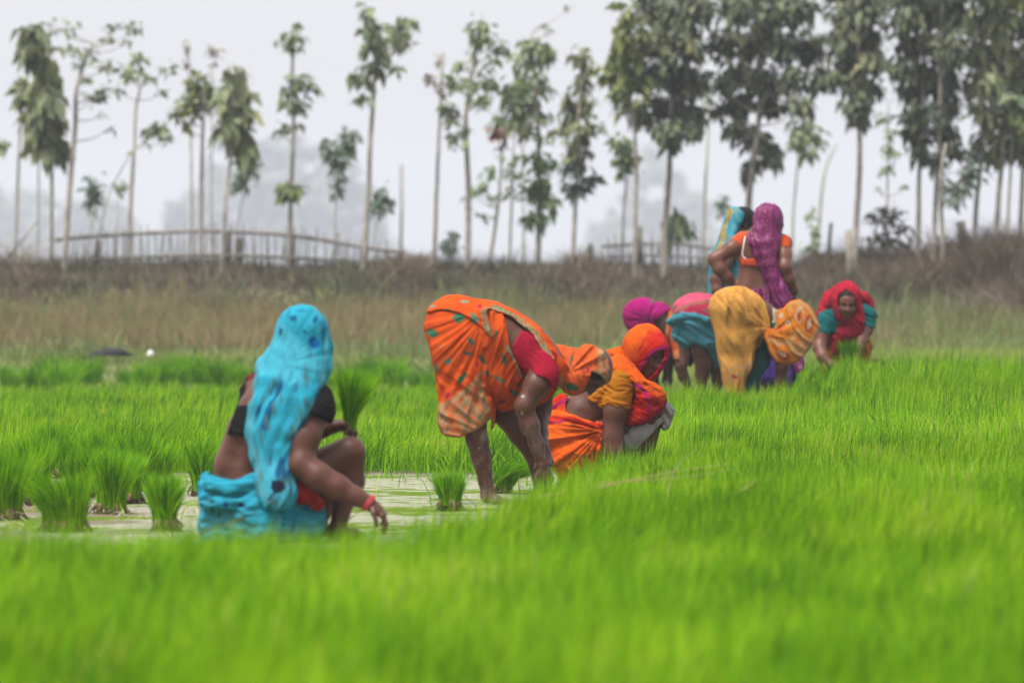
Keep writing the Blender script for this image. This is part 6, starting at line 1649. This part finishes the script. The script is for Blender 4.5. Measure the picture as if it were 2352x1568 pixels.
    F.mesh("sari_end", disp(tail, folds((1, 0, .2), .04, .006, .5, 133)), (1200, 1760, 1540, 2480, -.4, 0), M_SILK,
           lambda p, x, y: mix(full(p, (.33, .03, .20)), (.6, .35, .48), np.clip(wob(p, 44, 9) * 2.4 - .5, 0, 1)))
    lin = union([ch([(930, 2150, -.1, 120), (950, 2450, -.1, 150)], .03), ch([(1120, 2150, -.1, 140), (1160, 2450, -.1, 190)], .03)], .03)
    F.mesh("lining", disp(lin, folds((1, 0, .2), .05, .008, .5, 135)), (760, 1980, 1400, 2700, -.34, .1), M_CLOTH,
           lambda p, x, y: spots(full(p, (.075, .035, .24)) * (1 + .3 * wob(p, 20, 5)[:, None]), x, y, [(1095, 2300, 40, 70, 0, (.01, .12, .09))]))

def woman_turquoise():
    F = Fig(1607.9, 459.4, .16407, 40.2, 420, .11, "person standing sideways in turquoise veil with golden border, behind the purple veil", .0055)
    pt, ch = F.pt, F.ch
    torso = union([ch([(400, 1330, -.04, 210), (400, 1330, .1, 210)], .05), ch([(400, 1100, .0, 200), (430, 850, .0, 200), (470, 640, .0, 190)], .05), ch([(460, 640, -.13, 100), (490, 600, .0, 130), (460, 640, .15, 100)], .05), ch([(500, 580, 0, 120), (570, 430, 0, 90)], .04)], .07)
    head, inf = head_sdf(pt(612, 330, 0), (.93, .25, -.22), (.2, 0, 1), .88)
    arm = ch([(440, 660, -.17, 100), (330, 900, -.2, 88), (215, 1110, -.2, 82), (220, 1260, -.22, 70), (330, 1360, -.22, 54)], .03)
    farm = ch([(470, 660, .17, 100), (480, 960, .2, 85), (600, 1200, .16, 60)], .03)
    lh = hand(pt(330, 1360, -.22), (.8, .1, -.5), (.1, .7, -.4), .5, -1)
    legs = union([ch([(400, 1420, -.07, 190), (410, 2900, -.07, 70)]), ch([(400, 1420, .1, 190), (430, 2900, .1, 70)])], .02)
    lc = lipcol(inf)
    F.mesh("body", lambda p: smin(smin(smin(smin(torso(p), head(p), .03), arm(p), .03), farm(p), .03), smin(legs(p), lh(p), .01), .02), (60, 60, 860, 3060, -.4, .4), M_SKIN, skin_col(1.1, .1, .2, 73, lc))
    face_bits(F, inf)
    q = inf['q']
    hair = inter(union([ell(q(0, -.012, .036), (.078, .098, .088), inf['M'])], .01), half(q(0, .068, .02), (inf['f'] * .9 + -inf['u'] * .35)), .012)
    F.mesh("hair", hair, (380, 60, 800, 560, -.16, .16), M_HAIR, (0, 0, 0))
    veil = union([ell(pt(520, 290, 0), (.085, .112, .105)), ch([(430, 300, .0, 150), (370, 480, .0, 170), (330, 640, .0, 190), (280, 820, .02, 170), (250, 1000, .04, 150), (240, 1300, .05, 130)], .04),
                  ch([(420, 240, -.06, 80), (340, 500, -.14, 70), (270, 720, -.19, 70), (210, 900, -.2, 60), (190, 1150, -.18, 60), (180, 1300, -.18, 60)], .03), ch([(520, 220, -.09, 60), (470, 420, -.13, 50), (420, 560, -.17, 60), (330, 720, -.21, 60)], .03)], .04)
    vp = F.poly([(400, 120), (430, 95), (475, 84), (560, 100), (645, 135), (622, 210), (590, 300), (556, 360), (525, 430), (485, 520), (440, 590), (380, 640), (400, 800), (330, 900), (250, 1000), (260, 1340), (115, 1340), (125, 1000), (150, 740), (240, 590), (320, 340), (360, 200)])
    TQ = np.array([.06, .40, .52], np.float32)
    def vc(p, x, y):
        c = full(p, TQ) * (1 + .15 * wob(p, 8, 3)[:, None])
        e = lineband(x, y, [(425, 130), (365, 300), (320, 460), (270, 640), (200, 760)])
        c = mix(c, (.52, .29, .02), (1 - smooth01(16, 34, e + 20 * wob(p, 26, 5))) * .9)
        w = np.clip(wob(p, 40, 7) * 2 - .2, 0, 1) * (1 - smooth01(20, 90, np.abs(e - 70)))
        return mix(c, (.40, .33, .10), w * .7)
    F.mesh("veil", inter(disp(cut(veil, ell(pt(640, 330, 0), (.075, .085, .12)), .01), folds((1, .2, .3), .055, .006, .5, 141, 4)), vp, .012), (60, 60, 720, 1380, -.32, .3), M_CLOTH, vc)
    sar = union([off(torso, .014), ch([(400, 1400, .02, 240), (420, 2200, .02, 240), (420, 2900, .02, 270)], .06), ch([(520, 800, -.1, 110), (500, 1000, -.1, 130), (420, 1250, -.12, 150)], .04)], .06)
    sar = inter(inter(sar, half(pt(400, 640, 0), (-.3, 0, 1)), .02), half(pt(400, 2990, 0), (0, 0, -1)), .01)
    F.mesh("sari", disp(sar, folds((1, .3, .4), .06, .007, .5, 143, 4)), (80, 600, 780, 3060, -.36, .36), M_CLOTH,
           lambda p, x, y: mix(mix(full(p, (.035, .28, .37)) * (1 + .2 * wob(p, 8, 3)[:, None]), (.40, .30, .06), np.clip(wob(p, 30, 8) * 2 - .7, 0, 1) * .8), (.012, .014, .02), np.exp(-((x - 415) / 60) ** 2 - ((y - 850) / 70) ** 2) * 1.5))

def woman_teal():
    F = Fig(1837.5, 624.8, .14059, 40.6, 760, .15, "person in crimson veil and teal blouse bending towards us, face visible, holding seedlings", .005)
    pt, ch = F.pt, F.ch
    torso = union([ch([(560, 820, .02, 200), (1000, 800, .02, 200)], .05), ch([(640, 760, .2, 250), (900, 740, .2, 250)], .05), ch([(640, 800, .45, 290), (900, 790, .45, 290)], .05), ch([(770, 780, .0, 200), (760, 640, -.06, 130)], .04), ch([(650, 1000, .02, 150), (900, 1000, .02, 150)], .05)], .08)
    head, inf = head_sdf(pt(745, 520, -.14), (.02, -.985, -.17), (.03, -.14, .98), .90)
    la = ch([(440, 800, -.02, 150), (350, 1030, -.06, 120), (310, 1230, -.10, 108), (350, 1370, -.16, 90), (480, 1500, -.2, 66)], .03)
    ra = ch([(1090, 720, -.02, 140), (1070, 930, -.06, 110), (980, 1120, -.12, 90), (935, 1270, -.18, 58)], .03)
    lh = hand(pt(480, 1500, -.2), (.7, -.2, -.5), (.3, .8, -.3), .8, -1); rh = hand(pt(935, 1270, -.18), (-.3, -.2, -.9), (-.9, .2, 0), .9, 1)
    legs = union([ch([(600, 900, .48, 260), (560, 1400, .36, 200), (560, 2080, .44, 90)]), ch([(940, 900, .48, 260), (980, 1400, .36, 200), (980, 2080, .44, 90)]), ch([(560, 2100, .44, 80), (550, 2150, .28, 60)]), ch([(980, 2100, .44, 80), (990, 2150, .28, 60)])], .02)
    lc = lipcol(inf)
    F.mesh("body", lambda p: smin(smin(smin(smin(torso(p), head(p), .03), la(p), .03), ra(p), .03), smin(legs(p), smin(lh(p), rh(p), .01), .01), .02), (180, 200, 1320, 2230, -.4, .7), M_SKIN, skin_col(1.5, .2, .25, 83, lc))
    face_bits(F, inf)
    q = inf['q']
    hair = inter(ell(q(0, -.012, .034), (.079, .098, .090), inf['M']), half(q(0, .06, .062), (inf['f'] * .6 - inf['u'] * .9)), .012)
    F.mesh("hair", hair, (480, 200, 1010, 760, -.32, .06), M_HAIR, (0, 0, 0))
    bl = union([inter(ch([(450, 790, -.02, 175), (370, 1000, -.055, 150)]), half(pt(375, 1000, -.05), (-.25, 0, -1)), .01), inter(ch([(1085, 700, -.02, 168), (1080, 880, -.05, 138)]), half(pt(1075, 890, -.05), (-.1, 0, -1)), .01), inter(off(torso, .012), half(pt(700, 950, .25), (0, 1, -.2)), .02)], .03)
    F.mesh("blouse", disp(bl, folds((.6, 0, 1), .05, .005, .5, 151, 5)), (200, 380, 1300, 1200, -.3, .5), M_CLOTH, (.006, .155, .165))
    CR = np.array([.52, .014, .04], np.float32)
    hood = union([ell(pt(750, 440, -.10), (.105, .125, .130)), ell(pt(750, 600, -.09), (.095, .11, .12)), ch([(960, 600, -.12, 60), (950, 800, -.13, 70), (930, 1000, -.12, 70)], .03)], .03)
    op = F.poly([(592, 440), (615, 365), (690, 322), (790, 335), (855, 400), (890, 520), (890, 620), (860, 700), (800, 760), (700, 760), (630, 690), (600, 590)])
    hole = inter(op, half(pt(750, 500, -.10), (0, 1, 0)), .01)
    hood = cut(cut(hood, ell(pt(745, 520, -.14), (.074, .11, .118)), .008), hole, .01)
    drp = union([ch([(590, 400, -.02, 110), (480, 520, .04, 110), (380, 680, .04, 90), (310, 790, .02, 50)], .04), ch([(640, 300, .02, 110), (520, 440, .14, 130), (420, 600, .14, 110)], .04), ch([(930, 420, .05, 110), (1060, 450, .14, 100), (1140, 520, .16, 70), (1180, 640, .12, 40)], .04),
                 ch([(700, 480, .2, 230), (850, 480, .2, 230)], .05), ch([(650, 560, .45, 260), (890, 560, .45, 260)], .05)], .04)
    chest = union([ch([(800, 800, -.09, 150), (780, 1000, -.08, 170), (680, 1180, -.06, 130)], .04), ch([(560, 1080, -.06, 80), (560, 1300, -.06, 70)], .03), ch([(1110, 880, .05, 50), (1090, 1080, .06, 44)], .03)], .03)
    def vc(p, x, y): return full(p, CR) * (1 + .15 * wob(p, 9, 3)[:, None]) * (1 - .35 * smooth01(720, 800, y) * (x > 480) * (x < 1000))[:, None]  # shadow below the hood painted in as darker dye on the chest
    F.mesh("veil", disp(lambda p: smin(smin(hood(p), drp(p), .03), chest(p), .03), folds((1, .2, .45), .06, .005, .5, 153, 5)), (220, 120, 1260, 1460, -.36, .85), M_CLOTH, vc)
    yl = union([ch([(430, 1180, .0, 70), (520, 1320, -.03, 90), (620, 1360, -.04, 60)], .03), ch([(600, 1200, .1, 120), (780, 1150, .1, 120)], .03), ch([(1070, 1060, .08, 60), (1080, 1200, .06, 100), (1060, 1310, .06, 90)], .03), ch([(620, 1300, .3, 240), (620, 1900, .35, 200)], .05), ch([(960, 1300, .3, 240), (960, 1900, .35, 200)], .05)], .04)
    F.mesh("sari", disp(yl, folds((1, 0, .4), .05, .008, .5, 155, 5)), (340, 980, 1260, 2180, -.24, .75), M_CLOTH, lambda p, x, y: full(p, (.70, .28, .01)) * (1 + .2 * wob(p, 9, 3)[:, None]))
    b = pt(800, 1480, -.22) + np.array(F.root.location)
    bundle(b, .17, .16, 420, "small clump of seedlings held low by the person in the crimson veil", "seedling bundles in hands", (-.1, 0), 1.6, base_w=.35, roots=False)
    b = pt(1180, 1480, -.1) + np.array(F.root.location)
    o = bundle(b, .05, .16, 160, "tan withered clump lying right of the crimson veiled person", None, (1.2, 0), 2.5, name="withered_clump", roots=False, mat=M_STRAW)
    o["category"] = "clump"
for f in (woman_magenta, woman_pink, woman_yellow, woman_purple, woman_turquoise, woman_teal): f()
build_haze()
